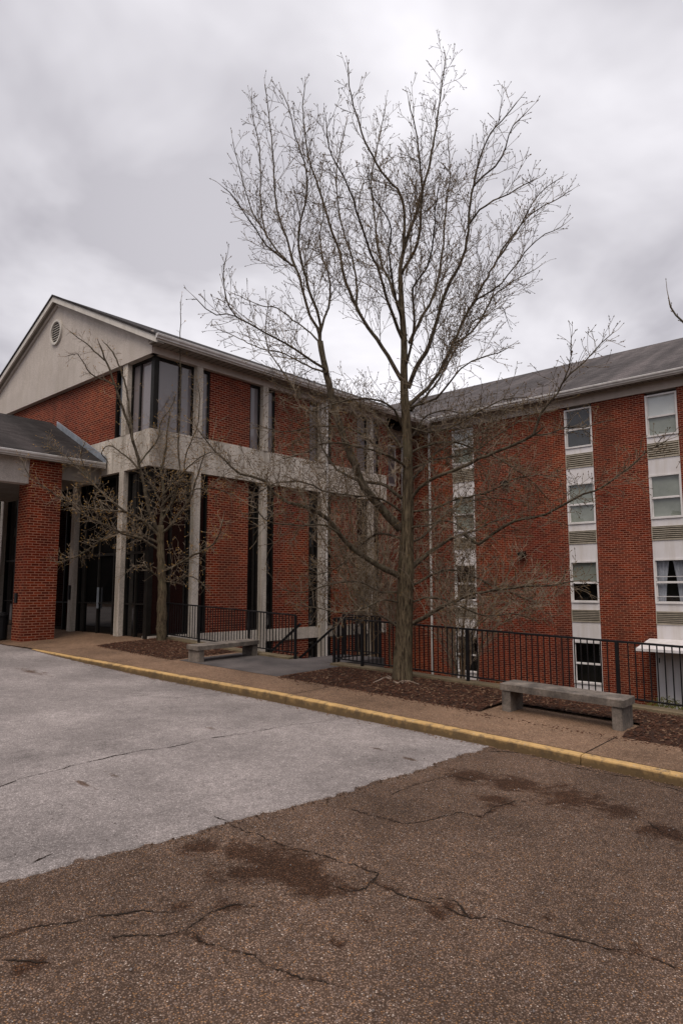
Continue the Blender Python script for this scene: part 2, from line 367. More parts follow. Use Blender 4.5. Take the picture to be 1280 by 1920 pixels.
def seg_dist(px, py, pl):
    best = 1e9
    for (ax, ay), (bx_, by) in zip(pl[:-1], pl[1:]):
        dx_, dy_ = bx_ - ax, by - ay; L = dx_ * dx_ + dy_ * dy_
        t = 0 if L == 0 else max(0, min(1, ((px - ax) * dx_ + (py - ay) * dy_) / L))
        d = math.hypot(px - ax - t * dx_, py - ay - t * dy_)
        if d < best: best = d
    return best
def road_pts(lst, off=0): return [tuple(solve(x, y, za, off)[:2]) for x, y in lst]
CR_BROWN = [
    [(430, 1546), (470, 1562), (520, 1580), (580, 1598), (650, 1618), (706, 1638), (700, 1655), (760, 1680), (820, 1700), (880, 1718), (960, 1732), (1040, 1752), (1120, 1772), (1175, 1785), (1230, 1800), (1280, 1822)],
    [(706, 1640), (690, 1662), (655, 1672), (610, 1655)],
    [(880, 1718), (850, 1690), (800, 1680)], [(1175, 1785), (1190, 1775)],
    [(0, 1758), (60, 1738), (130, 1728), (200, 1718), (250, 1706), (300, 1712), (340, 1706)],
    [(205, 1758), (260, 1755), (320, 1752), (355, 1745), (380, 1720), (430, 1698), (490, 1700)],
    [(365, 1745), (372, 1762), (400, 1775), (450, 1785), (500, 1810), (560, 1835), (610, 1842), (645, 1852)],
    [(0, 1805), (50, 1802), (90, 1812)],
    [(650, 1515), (700, 1530), (760, 1545), (800, 1540), (860, 1524), (900, 1532), (940, 1508), (1000, 1500)],
    [(735, 1490), (780, 1470), (850, 1455), (900, 1470)],
    [(1215, 1540), (1240, 1560), (1280, 1575)],
    [(905, 1408), (980, 1412), (1080, 1440), (1180, 1458), (1280, 1485)],
]
CR_GREY = [[(0, 1478), (50, 1460), (110, 1445), (180, 1428), (250, 1412), (330, 1400), (400, 1385), (470, 1375), (540, 1362), (600, 1355), (640, 1350)],
           [(0, 1617), (35, 1600)], [(55, 1625), (100, 1604)], [(400, 1530), (430, 1542)], [(640, 1350), (625, 1338), (585, 1328)],
           [(230, 1304), (330, 1310), (420, 1300), (470, 1303)]]
STAINS = [((520, 1615), .38), ((480, 1600), .3), ((600, 1660), .25), ((440, 1640), .2), ((370, 1590), .2), ((960, 1470), .35), ((1060, 1495), .45), ((880, 1455), .35), ((1150, 1520), .3), ((930, 1500), .25), ((430, 1700), .12), ((820, 1715), .08),
          ((1250, 1560), .25), ((685, 1722), .06), ((630, 1770), .06), ((1185, 1640), .05), ((845, 1700), .06), ((1030, 1720), .06), ((340, 1700), .1), ((60, 1810), .12)]
GSPOTS = [((655, 1412), .07), ((770, 1425), .07), ((545, 1342), .09), ((210, 1455), .07), ((155, 1472), .05), ((500, 1398), .05), ((705, 1405), .05), ((390, 1366), .08), ((300, 1360), .04), ((380, 1440), .03), ((100, 1268), .25), ((60, 1260), .2), ((500, 1486), .03), ((150, 1616), .05), ((660, 1300), .1)]
SP = [(solve(x, y, za)[:2], r) for (x, y), r in STAINS]; GP = [(solve(x, y, za)[:2], r) for (x, y), r in GSPOTS]
CB = [road_pts(c) for c in CR_BROWN]; CG = [road_pts(c) for c in CR_GREY]
def grid_sheet(name, mat, xs, ys, zf, attr=None, keep=None, **props):
    vs = [(x, y, zf(x, y)) for y in ys for x in xs]; nx = len(xs); fs = []
    for j in range(len(ys) - 1):
        for i in range(nx - 1):
            if keep and not keep((xs[i] + xs[i + 1]) / 2, (ys[j] + ys[j + 1]) / 2): continue
            a = j * nx + i; fs.append((a, a + 1, a + 1 + nx, a + nx))
    me = bpy.data.meshes.new(name); me.from_pydata(vs, [], fs); me.materials.append(MATS[mat])
    if attr:
        A = me.attributes.new('stain', 'FLOAT', 'POINT'); A.data.foreach_set('value', [attr(x, y) for x, y, z in vs])
    me.polygons.foreach_set('use_smooth', [True] * len(fs))
    o = bpy.data.objects.new(name, me); COL.objects.link(o)
    for k, v in props.items(): o[k] = v
    return o
def frange(a, b, st):
    n = max(1, round((b - a) / st)); return [a + (b - a) * i / n for i in range(n + 1)]
def st_brown(x, y):
    if x < 0 or y < 0 or y > 6.5: return 0
    v = 0
    for (a, b), r in SP: v = max(v, .85 - math.hypot(x - a, (y - b)) / (r * 1.5) * .85)
    for c in CB: v = max(v, .50 - seg_dist(x, y, c) * 7)
    d = kx(y) - x
    v = max(v, .75 - abs(d) * 3.2)
    return max(0, v)
def st_grey(x, y):
    v = 0
    for (a, b), r in GP: v = max(v, .95 - math.hypot(x - a, y - b) / r * .75)
    for c in CG: v = max(v, .30 - seg_dist(x, y, c) * 9)
    v = max(v, .72 - abs(kx(y) - x) * 6)
    return max(0, v)
# brown aggregate asphalt, the whole drive; its outer strip follows the kerb
xs_r = [-400, -150, -50, -20, -8, -3] + frange(-1, 7.0, .06)
ys_r = [-400, -150, -50, -20, -9, -4, -1.5] + frange(0, 7, .06) + frange(7.5, 17, .5)[0:] + [20, 30, 60, 150, 400]
def road_z(x, y): return za(x, y)
def warp(x, y): return x if x < 6.9 else kx(y) + .02
o = grid_sheet('road', 'asphb', xs_r, ys_r, road_z, st_brown, kind='structure')
for v in o.data.vertices:
    if v.co.x > 6.95: v.co.x = kx(v.co.y) + .03; v.co.z = za(v.co.x, v.co.y)
# far side of terrace beyond the building is lower ground
# pale grey overlay with ragged edge
EDGE = [solve(x, y, za)[:2] for x, y in [(0, 1655), (85, 1634), (165, 1613), (250, 1592), (345, 1568), (430, 1542), (520, 1520), (620, 1494), (700, 1468), (780, 1446), (840, 1424), (905, 1404)]]
rnd = random.Random(3)
edge = []
ex = [(-400, 4.9), (-40, 4.75), (-3, 4.62)] + [tuple(e) for e in EDGE] + [(7.31, 4.14)]
from mathutils import noise as mnoise
for (ax, ay), (bx_, by) in zip(ex[:-1], ex[1:]):
    n = 1 if ax < -2 else max(2, int(math.hypot(bx_ - ax, by - ay) / .025))
    for i in range(n):
        t = i / n; x = ax + (bx_ - ax) * t; y = ay + (by - ay) * t
        if ax > -3: y += .05 * mnoise.noise((x * 2.2, 0, 0)) + .05 * mnoise.noise((x * 8, 3, 0)) + .03 * mnoise.noise((x * 27, 7, 0)) + .012 * mnoise.noise((x * 80, 9, 0))
        edge.append((x, y))
edge.append((7.33, 4.14))
rows = [0.0, .012, .05, .15, .3, .5, .8, 1.2, 1.7, 2.3, 3, 3.8, 4.6, 5.4, 6.2, 7, 8, 9, 10, 11, 12, 13, 16, 20, 30, 80, 380]
gv = []; gf = []; nE = len(edge)
for k, d in enumerate(rows):
    for (x, y) in edge:
        yy = y + d; xx = x if x < 7.2 else kx(yy) + .03
        if x >= 6.6 and x < 7.2: xx = min(x, kx(yy) - .01 * (7.3 - x))
        z = za(xx, yy) + (.009 if k > 0 else -.003)
        gv.append((xx, yy, z))
for k in range(len(rows) - 1):
    for i in range(nE - 1):
        a = k * nE + i; gf.append((a, a + 1, a + 1 + nE, a + nE))
me = bpy.data.meshes.new('road_overlay'); me.from_pydata(gv, [], gf); me.materials.append(MATS['asphg'])
A = me.attributes.new('stain', 'FLOAT', 'POINT'); A.data.foreach_set('value', [st_grey(x, y) for x, y, z in gv])
o = bpy.data.objects.new('road_overlay', me); COL.objects.link(o); o['kind'] = 'structure'
# cracks as ragged dirt-filled strips
def cracks(lines, w, off, seed, name):
    rn = random.Random(seed); m = MB()
    for pl in lines:
        pts = []
        for (ax, ay), (bx_, by) in zip(pl[:-1], pl[1:]):
            n = max(1, int(math.hypot(bx_ - ax, by - ay) / .016))
            for i in range(n):
                t = i / n; x = ax + (bx_ - ax) * t; y = ay + (by - ay) * t
                pts.append((x + .012 * mnoise.noise((x * 31, y * 31, seed)) + .035 * mnoise.noise((x * 7, y * 7, seed)) + rn.uniform(-.007, .007), y + .012 * mnoise.noise((x * 31, y * 31, seed + 5)) + .035 * mnoise.noise((x * 7, y * 7, seed + 9)) + rn.uniform(-.005, .005)))
        pts.append(pl[-1]); L = []; N = len(pts)
        for i, p in enumerate(pts):
            q = pts[min(i + 1, N - 1)]; r = pts[max(i - 1, 0)]; dx_, dy_ = q[0] - r[0], q[1] - r[1]; l = math.hypot(dx_, dy_) or 1
            ww = w * (.2 + rn.random() ** 2 * 1.3 + 2.2 * max(0, mnoise.noise((p[0] * 4, p[1] * 4, 4 + seed)))) * min(1, (N - 1 - i) / 6 + .15) * min(1, i / 6 + .3)
            L.append(((p[0] - dy_ / l * ww, p[1] + dx_ / l * ww), (p[0] + dy_ / l * ww, p[1] - dx_ / l * ww)))
        for a, b in zip(L[:-1], L[1:]):
            m.quad([(*c, za(*c) + off) for c in (a[0], a[1], b[1], b[0])])
    m.build(name, 'crack', kind='structure')
cracks(CB, .0048, .004, 11, 'road_cracks')
cracks(CG, .0045, .0135, 12, 'road_overlay_cracks')

# sidewalk
xs_w = [0, .12, .24, .4, .6, .8, 1]
def walk_sheet():
    ys = frange(-9, 18.2, .4) + [20, 24, 28, 40]; vs = []; fs = []
    for y in ys:
        x0 = kx(y) + .145
        for t in xs_w:
            x = x0 + (10.3 - x0) * t; vs.append((x, y, zw(x, y)))
    n = len(xs_w)
    for j in range(len(ys) - 1):
        for i in range(n - 1): a = j * n + i; fs.append((a, a + 1, a + 1 + n, a + n))
    me = bpy.data.meshes.new('sidewalk'); me.from_pydata(vs, [], fs); me.materials.append(MATS['walk']); o = bpy.data.objects.new('sidewalk', me); COL.objects.link(o); o['kind'] = 'structure'
walk_sheet()
jm = MB()
for yj in (-1.4, 3.06, 7.69, 12.3):
    jm.quad([(kx(yj) + .15, yj - .007, zw(kx(yj) + .15, yj) + .004), (8.4, yj - .007, zw(8.4, yj) + .004), (8.4, yj + .007, zw(8.4, yj) + .004), (kx(yj) + .15, yj + .007, zw(kx(yj) + .15, yj) + .004)])
jm.build('sidewalk_joints', 'crack', kind='structure')
# kerb
km = MB(); kgr = []
PROF = [(0, None, 1.5), (.003, .55, .80), (.006, -.022, .62), (.016, -.004, .05), (.045, 0.002, -.1), (.120, 0.003, 0), (.146, -.002, .5), (.152, -.02, .9)]
def kerb_run(y0, y1):
    ys = frange(y0, y1, .18); prev = None
    for j, y in enumerate(ys):
        x0 = kx(y); zt = zw(x0 + .05, y); zb = za(x0, y) - .03; ring = []
        wob = .004 * mnoise.noise((y * 3, 0, 1))
        for (dx_, dz, gr) in PROF:
            z = zb if dz is None else (zb + (zt - zb) * .45 if dz == .55 else zt + dz * min(1, (zt - zb) / .08))
            ring.append((x0 + dx_ + wob, y, z)); 
        base = len(km.v); km.v += ring; kgr.extend([p[2] for p in PROF])
        n = len(ring)
        if prev is not None:
            for i in range(n - 1): km.f.append((prev + i, base + i, base + i + 1, prev + i + 1)); km.uv.append(None); km.mi.append(0)
        if j in (0, len(ys) - 1): km.f.append(tuple(base + i for i in range(n))); km.uv.append(None); km.mi.append(0)
        prev = base
for a, b in ((-9, -1.406), (-1.394, 3.054), (3.066, 7.684), (7.696, 12.294), (12.306, 16.2)): kerb_run(a, b)
ko = km.build('kerb', 'kerb', kind='structure', smooth=False)
A = ko.data.attributes.new('grime', 'FLOAT', 'POINT'); A.data.foreach_set('value', kgr)
# concrete pad by the stairs and bench pad
def sheet(name, mat, x0, x1, y0, y1, off, st=.25, amp=0, thick=0, **p):
    return grid_sheet(name, mat, frange(x0, x1, st), frange(y0, y1, st), lambda x, y: zw(x, y) + off + amp * mnoise.noise((x * 6, y * 6, 0)) + amp * .6 * mnoise.noise((x * 19, y * 19, 0)), None, None, **p)
sheet('stair_pad', 'pad', 8.42, 10.42, 9.1, 12.15, .005, kind='structure')
# mulch beds
def bed(x0, x1, y0, y1, n, seed, name, holes=()):
    rn = random.Random(seed)
    xs = frange(x0, x1, .045); ys = frange(y0, y1, .045)
    def zf(x, y):
        e = min(x - x0, x1 - x, y - y0, y1 - y); d = min(1, max(0, e / .18))
        return zw(x, y) - .012 + d * .045 + d * (.020 * mnoise.noise((x * 4, y * 4, 0)) + .016 * mnoise.noise((x * 17, y * 17, 0)))
    ok = lambda x, y: not any(a < x < b and c < y < d_ for a, b, c, d_ in holes)
    grid_sheet(name, 'mulch', xs, ys, zf, None, ok, kind='stuff')
    c = MB(); pale = MB()
    for i in range(int(n * 1.5)):
        x = rn.uniform(x0 - .05, x1); y = rn.uniform(y0, y1)
        if not ok(x, y): continue
        if x < x0 + .02 and rn.random() < .6: continue
        z = zf(min(max(x, x0), x1), y) + rn.uniform(.003, .014); a = rn.uniform(0, 6.28); l = rn.uniform(.008, .032); w = rn.uniform(.004, .011)
        d = Vector((math.cos(a), math.sin(a), rn.uniform(-.4, .4))).normalized(); s_ = d.cross(Vector((rn.uniform(-.5, .5), rn.uniform(-.5, .5), 1))).normalized(); p = Vector((x, y, z)); u = s_.cross(d) * rn.uniform(.002, .006)
        tgt = pale if rn.random() < .13 else c
        if tgt is pale: l *= 1.0; w *= 1.4
        tgt.hex8([p - d * l - s_ * w, p + d * l - s_ * w * .6, p + d * l + s_ * w * .6, p - d * l + s_ * w], [p - d * l * .8 - s_ * w * .7 + u, p + d * l * .8 - s_ * w * .5 + u, p + d * l * .8 + s_ * w * .5 + u, p - d * l * .8 + s_ * w * .7 + u])
    c.build(name + '_chips', 'chip', kind='stuff'); pale.build(name + '_dead_leaves', 'leafchip', kind='stuff')
bed(8.38, 10.12, -5, 9.05, 15000, 5, 'mulch', holes=[(8.3, 9.2, 3.0, 4.95)])
bed(8.30, 10.12, 12.25, 15.5, 4500, 6, 'leaf_mulch')

def scatter(name, mat, n, seed, place, zf, l0, l1, flat):
    rn = random.Random(seed); m = MB()
    for i in range(n):
        x, y = place(rn); z = zf(x, y) + .004; a = rn.uniform(0, 6.28); l = rn.uniform(l0, l1); w = l * rn.uniform(.35, .9)
        d = Vector((math.cos(a), math.sin(a), rn.uniform(-.15, .15))); s_ = Vector((-math.sin(a), math.cos(a), rn.uniform(-.15, .15))); u = Vector((0, 0, l * flat)); p = Vector((x, y, z))
        m.hex8([p - d * l, p - s_ * w, p + d * l, p + s_ * w], [p - d * l * .6 + u, p - s_ * w * .6 + u, p + d * l * .7 + u, p + s_ * w * .6 + u])
    m.build(name, mat, kind='stuff')
scatter('walk_litter', 'chip', 420, 71, lambda r: (8.38 - abs(r.gauss(0, .10)), r.uniform(1, 9.0)), zw, .006, .022, .25)
scatter('kerb_litter', 'leafchip', 420, 72, lambda r: ((lambda y: (kx(y) - abs(r.gauss(0, .07)) - .01, y))(r.uniform(1, 14))), lambda x, y: za(x, y) + .009, .006, .02, .3)
scatter('seam_grit', 'asphb', 160, 73, lambda r: ((lambda e: (e[0] + r.uniform(-.05, .05), e[1] - abs(r.gauss(0, .05))))(edge[r.randrange(40, len(edge) - 5)])), za, .004, .013, .8)
scatter('loose_grit', 'asphg', 500, 74, lambda r: (r.uniform(.8, 7), r.uniform(1.2, 6)), lambda x, y: za(x, y) + .006, .003, .009, .8)

# retaining wall, landing and stairs
rw = MB()
for (a, b) in ((-9, 9.36), (10.56, 15.36)):
    ys = frange(a, b, .8)
    for y0, y1 in zip(ys[:-1], ys[1:]):
        z0, z1 = zw(10.2, y0) + .045, zw(10.2, y1) + .045
        rw.hex8([(10.12, y0, -4.25), (10.42, y0, -4.25), (10.42, y1, -4.25), (10.12, y1, -4.25)], [(10.12, y0, z0), (10.42, y0, z0), (10.42, y1, z1), (10.12, y1, z1)])
tag(rw.build('retaining_wall', 'kerbconc'), 'low tan concrete wall top edging the mulch beds below the black railing', 'retaining wall')
stt = thing('concrete_stairs', (11.1, 10, -4.2), 'concrete landing and stairs going down between the two black handrails', 'stairs')
ZL = zw(10.4, 9.9)
bx('landing', 'pad', stt, 10.36, 11.86, 9.34, 10.56, ZL - .25, ZL + .006)
bx('landing_wall', 'retain', stt, 11.0, 11.8, 9.36, 10.5, -4.22, ZL - .252)
sm_ = MB(); nst = 15; rise = (4.2 + ZL) / nst
for i in range(nst):
    y = 10.562 + i * .262; z = ZL - rise * (i + 1); sm_.box(10.44, 11.8, y, y + .260 if i < nst - 1 else y + .3, z - .35, z + .0)
sm_.build('steps', 'pad', stt)

# ------------------------------------------------------------------ railings
def railing(p0, p1, name_root, hgt, zf=None, spacing=.1, posts=(), slope=False, base_gap=.09):
    """one straight run of square-bar railing, returns nothing: parts go under name_root"""
    a = Vector(p0); b = Vector(p1); L = (b - a).length; d = (b - a) / L
    up = Vector((0, 0, 1))
    m = MB(); m.bar(a + up * hgt, b + up * hgt, .045, .03); m.build('top_rail', 'black', name_root)
    m = MB(); m.bar(a + up * base_gap, b + up * base_gap, .035, .022); m.build('bottom_rail', 'black', name_root)
    n = max(1, round(L / spacing))
    for i in range(1, n):
        q = a + d * (L * i / n)
        if any(abs(L * i / n - t) < .06 for t in posts): continue
        m = MB(); m.box(q.x - .0075, q.x + .0075, q.y - .0075, q.y + .0075, q.z + base_gap, q.z + hgt - .012); m.build('baluster', 'black', name_root)
    for t in posts:
        q = a + d * t; m = MB(); m.box(q.x - .024, q.x + .024, q.y - .024, q.y + .024, q.z - .03, q.z + hgt - .008); m.build('post', 'black', name_root)
H = .90
rr = thing('railing', (10.27, 9.38, zw(10.27, 9.38)), 'long black metal railing behind the right bench and the big bare tree', 'railing', 'black railings')
railing((10.27, 9.38, zw(10.27, 9.38) + .04), (10.27, 1.3, zw(10.27, 1.3) + .04), rr, H, posts=(0.0, .75, 3.14, 5.7, 8.08), spacing=.1015)
rl = thing('railing', (10.27, 10.52, zw(10.27, 10.52)), 'black metal railing behind the left bench, ending beside the small tree', 'railing', 'black railings')
railing((10.27, 10.52, zw(10.27, 10.52) + .04), (10.16, 15.25, zw(10.16, 15.25) + .04), rl, H, posts=(0.0, 1.5, 3.35, 4.7))
# railing round the landing
rd = thing('railing', (10.33, 9.39, ZL), 'black metal railing round the small landing at the top of the stairs', 'railing', 'black railings')
railing((10.36, 9.40, ZL + .02), (11.80, 9.40, ZL + .02), rd, H, posts=(.06, 1.44,), spacing=.095)
railing((11.80, 9.43, ZL + .02), (11.80, 10.50, ZL + .02), rd, H, posts=(1.05,), spacing=.095)
for X, lab in ((10.44, 'black sloping stair handrail on the left, starting at the end post of the left railing'), (11.80, 'black sloping stair handrail with balusters descending from the landing corner')):
    z0 = ZL + (.76 if X < 11 else .80); hr = thing('handrail', (X, 10.56, ZL), lab, 'handrail', 'stair handrails')
    m = MB(); m.bar((X, 10.54, z0), (X, 14.3, z0 - 3.76 * .70), .042, .042); m.build('rail', 'black', hr)
    m = MB(); m.bar((X, 10.6, z0 - .62), (X, 14.3, z0 - 3.7 * .70 - .64), .03, .022); m.build('lower_rail', 'black', hr)
    for i in range(1, 28):
        y = 10.56 + i * .13; zt = z0 - (y - 10.54) * .70
        m = MB(); m.box(X - .007, X + .007, y - .007, y + .007, zt - .62, zt); m.build('baluster', 'black', hr)
    m = MB(); m.box(X - .022, X + .022, 12.4, 12.444, z0 - 1.3 - 1.0, z0 - 1.29); m.build('post', 'black', hr)

# ------------------------------------------------------------------ benches
def bench(x0, x1, y0, y1, hz, along, label, tilt=0):
    cx, cy = (x0 + x1) / 2, (y0 + y1) / 2; zb = min(zw(x0, y0), zw(x1, y1), zw(x0, y1), zw(x1, y0)); t = thing('concrete_bench', (cx, cy, zb), label, 'bench', 'concrete benches')
    m = MB(); m.bevbox(x0, x1, y0, y1, 0, .095, .008)
    z0 = zw(x0, cy); 
    def lift(v): return (v[0], v[1], v[2] + zw(v[0], v[1]) + hz - .095)
    m.v = [lift(v) for v in m.v]; m.build('seat', 'bench', t)
    for e in (0, 1):
        m = MB()
        if along == 'y': ya = y0 + .03 if e == 0 else y1 - .15; m.bevbox(x0 + .02, x1 - .02, ya, ya + .13, -.01, hz - .103, .006)
        else: xa = x0 + .04 if e == 0 else x1 - .16; m.bevbox(xa, xa + .13, y0 + .02, y1 - .02, -.01, hz - .103, .006)
        m.v = [(v[0], v[1], v[2] + zw(v[0], v[1])) for v in m.v]; m.build('leg', 'bench', t)
bench(8.70, 9.13, 3.07, 4.78, .385, 'y', 'weathered grey concrete bench on the right, in front of the long railing')
bench(8.46, 10.12, 11.52, 11.94, .345, 'x', 'dark grey concrete bench on the left, beside the mulch bed of the small tree')

# ------------------------------------------------------------------ left building (gabled hall)
YL = 15.56; XG = 9.75; ZT = 6.36; ZB1, ZB2 = 3.27, 4.29
hall = thing('brick_hall', (XG, YL, -1.26), 'gabled brick hall with cream columns and a round vent, on the left', 'building')
def window_strip(x0, x1, z0, z1, axis, glass, mull=(), parent=hall, dep=.09, fw=.045):
    """glazed strip: frame with a pane as its sub-part; axis 'x' lies in the long wall, 'y' in the gable wall"""
    f = MB(); p = MB()
    W = (lambda a, b, d0, d1, z0_, z1_: (a, b, YL + d0, YL + d1, z0_, z1_)) if axis == 'x' else (lambda a, b, d0, d1, z0_, z1_: (XG + d0, XG + d1, a, b, z0_, z1_))
    f.box(*W(x0, x0 + fw, .02, .13, z0, z1)); f.box(*W(x1 - fw, x1, .02, .13, z0, z1))
    f.box(*W(x0 + fw, x1 - fw, .02, .13, z0, z0 + .04)); f.box(*W(x0 + fw, x1 - fw, .02, .13, z1 - .07, z1))
    for q in mull: f.box(*W(q - .03, q + .03, .03, .125, z0 + .04, z1 - .07))
    fo = f.build('window_frame', 'mullion', parent)
    p.box(*W(x0 + fw, x1 - fw, dep - .01, dep + .01, z0 + .04, z1 - .07)); p.build('pane', glass, fo)
    return fo
# long wall: brick panels
for a, b in ((11.63, 13.15), (14.20, 15.77), (16.87, 18.24), (19.50, 19.84)):
    bx('brick_panel', 'brick', hall, a, b, YL, YL + .3, ZB2, ZT + .1); bx('brick_panel', 'brick', hall, a, b, YL, YL + .3, -1.225, ZB1)
    bx('brick_panel', 'brick', hall, a, b, YL, YL + .3, -4.24, -1.58)
gaps = [(11.28, 11.63), (13.15, 13.58), (13.80, 14.20), (15.77, 16.21), (16.43, 16.87), (18.24, 18.82), (19.04, 19.50)]
for a, b in gaps:
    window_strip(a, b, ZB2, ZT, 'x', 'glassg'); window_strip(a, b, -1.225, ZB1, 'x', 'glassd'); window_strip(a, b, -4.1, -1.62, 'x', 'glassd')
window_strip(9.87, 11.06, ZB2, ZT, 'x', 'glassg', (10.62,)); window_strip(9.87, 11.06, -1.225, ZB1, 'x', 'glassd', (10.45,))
bx('brick_panel', 'brick', hall, 9.80, 11.06, YL + .02, YL + .32, -4.24, -1.585)
for c in (11.17, 13.69, 16.32, 18.93):
    m = MB(); m.bevbox(c - .11, c + .11, YL - .14, YL + .1, -4.24, ZB1 + .002, .010); m.build('column', 'conc', hall)
    m = MB(); m.bevbox(c - .11, c + .11, YL - .14, YL + .1, ZB2 - .002, ZT + .01, .010); m.build('column', 'conc', hall)
bb = MB(); xsb = [9.60, 11.17, 13.69, 16.32, 18.93, 19.84]
for a, b in zip(xsb[:-1], xsb[1:]): bb.box(a + .004, b - .004, YL - .12, YL + .25, ZB1, ZB2)
bb.build('concrete_band', 'conc', hall)
bx('sill_band', 'conc', hall, 9.8, 19.84, YL - .035, YL + .25, -1.585, -1.228)
bx('frieze', 'frieze', hall, XG - .138, 19.84, YL - .15, YL + .05, ZT, 6.72)
bx('wing_end', 'brick', hall, 19.842, 20.1, YL - .0, 16.6, -4.24, 6.40)
# gable wall
YR = 21.25; YF = 2 * YR - YL
bx('corner_mullion', 'mullion', hall, XG + .0, XG + .13, YL - .0, YL + .14, ZB2, ZT); bx('corner_mullion', 'mullion', hall, XG, XG + .13, YL, YL + .14, -1.3, ZB1)
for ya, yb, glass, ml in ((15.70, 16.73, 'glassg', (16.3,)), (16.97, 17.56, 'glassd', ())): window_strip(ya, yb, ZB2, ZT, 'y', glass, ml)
bx('brick_panel', 'brick', hall, XG, XG + .3, 17.56, 24.70, ZB2, ZT + .1)
window_strip(24.70, 25.3, ZB2, ZT, 'y', 'glassd')
for c in (16.85, 25.5): m = MB(); m.bevbox(XG - .13, XG + .1, c - .12, c + .12, ZB2 - .002, ZT + .01, .010); m.build('column', 'conc', hall)
bx('gable_band', 'conc', hall, XG - .12, XG + .25, YL + .08, YF, ZB1 + .002, ZB2 - .002)
zc = {16.85: -1.3, 19.54: -1.33, 22.3: -1.36, 24.95: -1.4}
for c, z in zc.items(): m = MB(); m.bevbox(XG - .13, XG + .12, c - .12, c + .12, z, ZB1 + .004, .010); m.build('column', 'conc', hall)
for ya, yb, ml in ((15.70, 16.73, (16.2,)), (16.97, 19.42, (17.35, 18.2, 19.0)), (19.66, 22.18, (20.3, 21.2)), (22.42, 24.83, (23.2, 24.0)), (25.07, 26.8, (26,))):
    fo = window_strip(ya, yb, -1.33, ZB1, 'y', 'glassd', ml)
    for za_, zb_ in ((.95, 1.02), (-.42, -.38)): bx('transom_bar', 'mullion', fo, XG + .035, XG + .12, ya + .05, yb - .05, za_, zb_)
# door handles at the entrance
dh = MB(); dh.box(XG - .0, XG + .05, 18.14, 18.17, -.55, .05); dh.build('door_handle', 'metal', hall)
ib = MB(); ib.bevbox(XG - .18, XG - .13, 19.48, 19.60, -.32, .12, .008); ib.build('intercom', 'black', hall)
# roof prism
SL = .475; EY = 14.98; EZ = 6.73; XE = 9.42; XEND = 27.0
def roof(parent, xa, xb, ye, zr_y, ze, sl, thick=.13, far=True, name='roof'):
    m = MB(); zr = ze + sl * (zr_y - ye); yf = 2 * zr_y - ye; L = math.hypot(1, sl)
    for (y0, z0, y1, z1) in ((ye, ze, zr_y, zr), (yf, ze, zr_y, zr)):
        l = abs(y1 - y0) * L
        m.quad([(xa, y0, z0), (xb, y0, z0), (xb, y1, z1), (xa, y1, z1)], [(xa, 0), (xb, 0), (xb, l), (xa, l)])
        m.quad([(xa, y0, z0 - thick), (xa, y1, z1 - thick), (xb, y1, z1 - thick), (xb, y0, z0 - thick)])
        m.quad([(xa, y0, z0), (xa, y1, z1), (xa, y1, z1 - thick), (xa, y0, z0 - thick)]); m.quad([(xa, y0, z0), (xa, y0, z0 - thick), (xb, y0, z0 - thick), (xb, y0, z0)])
        m.quad([(xb, y0, z0), (xb, y0, z0 - thick), (xb, y1, z1 - thick), (xb, y1, z1)])
    return m.build(name, 'shingled', parent), zr
rf, ZRL = roof(hall, XE, XEND, EY, YR, EZ, SL, .05)
# ridge caps
# gable (stucco triangle) standing proud of the frieze band
gm = MB(); y0, y1 = YL + .02, YF - .02
zt0 = 6.98
pts = [(y0 - .16, ZT), (y1 + .16, ZT), (y1 + .16, 6.72), (YR, ZRL - .14), (y0 - .16, 6.72)]
A_ = [(XG - .14, y, z) for y, z in pts]; B_ = [(XG + .05, y, z) for y, z in pts]
gm.quad(list(reversed(A_))); gm.quad(B_)
for i in range(5): j = (i + 1) % 5; gm.quad([A_[i], A_[j], B_[j], B_[i]])
gm.build('gable', 'stucco', hall)
bx('gable_frieze_board', 'stucco', hall, XG - .175, XG - .141, YL - .13, YF + .1, ZT - .006, 7.0)
# rake boards + soffits
for sgn in (-1, 1):
    m = MB(); ye = YR + sgn * (YR - EY)
    def P(y, dz, X): return (X, y, ZRL - SL * abs(YR - y) + dz)
    for (xa, xb, d0, d1) in ((XE - .02, XE + .03, -.235, -.055),):
        m.hex8([P(ye, d0, xa), P(YR, d0, xa), P(YR, d0, xb), P(ye, d0, xb)], [P(ye, d1, xa), P(YR, d1, xa), P(YR, d1, xb), P(ye, d1, xb)])
    m.build('rake_board', 'trim', hall)
    m = MB(); m.hex8([P(ye, -.054, XE - .05), P(YR, -.054, XE - .05), P(YR, -.054, XE + .05), P(ye, -.054, XE + .05)], [P(ye, .012, XE - .05), P(YR, .012, XE - .05), P(YR, .012, XE + .05), P(ye, .012, XE + .05)]); m.build('shingle_edge', 'shingled', hall)
    m = MB(); m.hex8([P(ye, -.22, XE + .031), P(YR, -.22, XE + .031), P(YR, -.22, XG - .10), P(ye, -.22, XG - .10)], [P(ye, -.19, XE + .031), P(YR, -.19, XE + .031), P(YR, -.19, XG - .10), P(ye, -.19, XG - .10)])
    m.build('rake_soffit', 'soffit', hall)
    m = MB(); m.hex8([P(YR + sgn * (YR - YL), -.33, XG - .20), P(YR, -.33, XG - .20), P(YR, -.33, XG - .142), P(YR + sgn * (YR - YL), -.33, XG - .142)], [P(YR + sgn * (YR - YL), -.225, XG - .20), P(YR, -.225, XG - .20), P(YR, -.225, XG - .142), P(YR + sgn * (YR - YL), -.225, XG - .142)])
    m.build('rake_moulding', 'stucco', hall)
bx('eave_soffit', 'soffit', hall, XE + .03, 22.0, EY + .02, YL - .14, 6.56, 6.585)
sfm = MB()
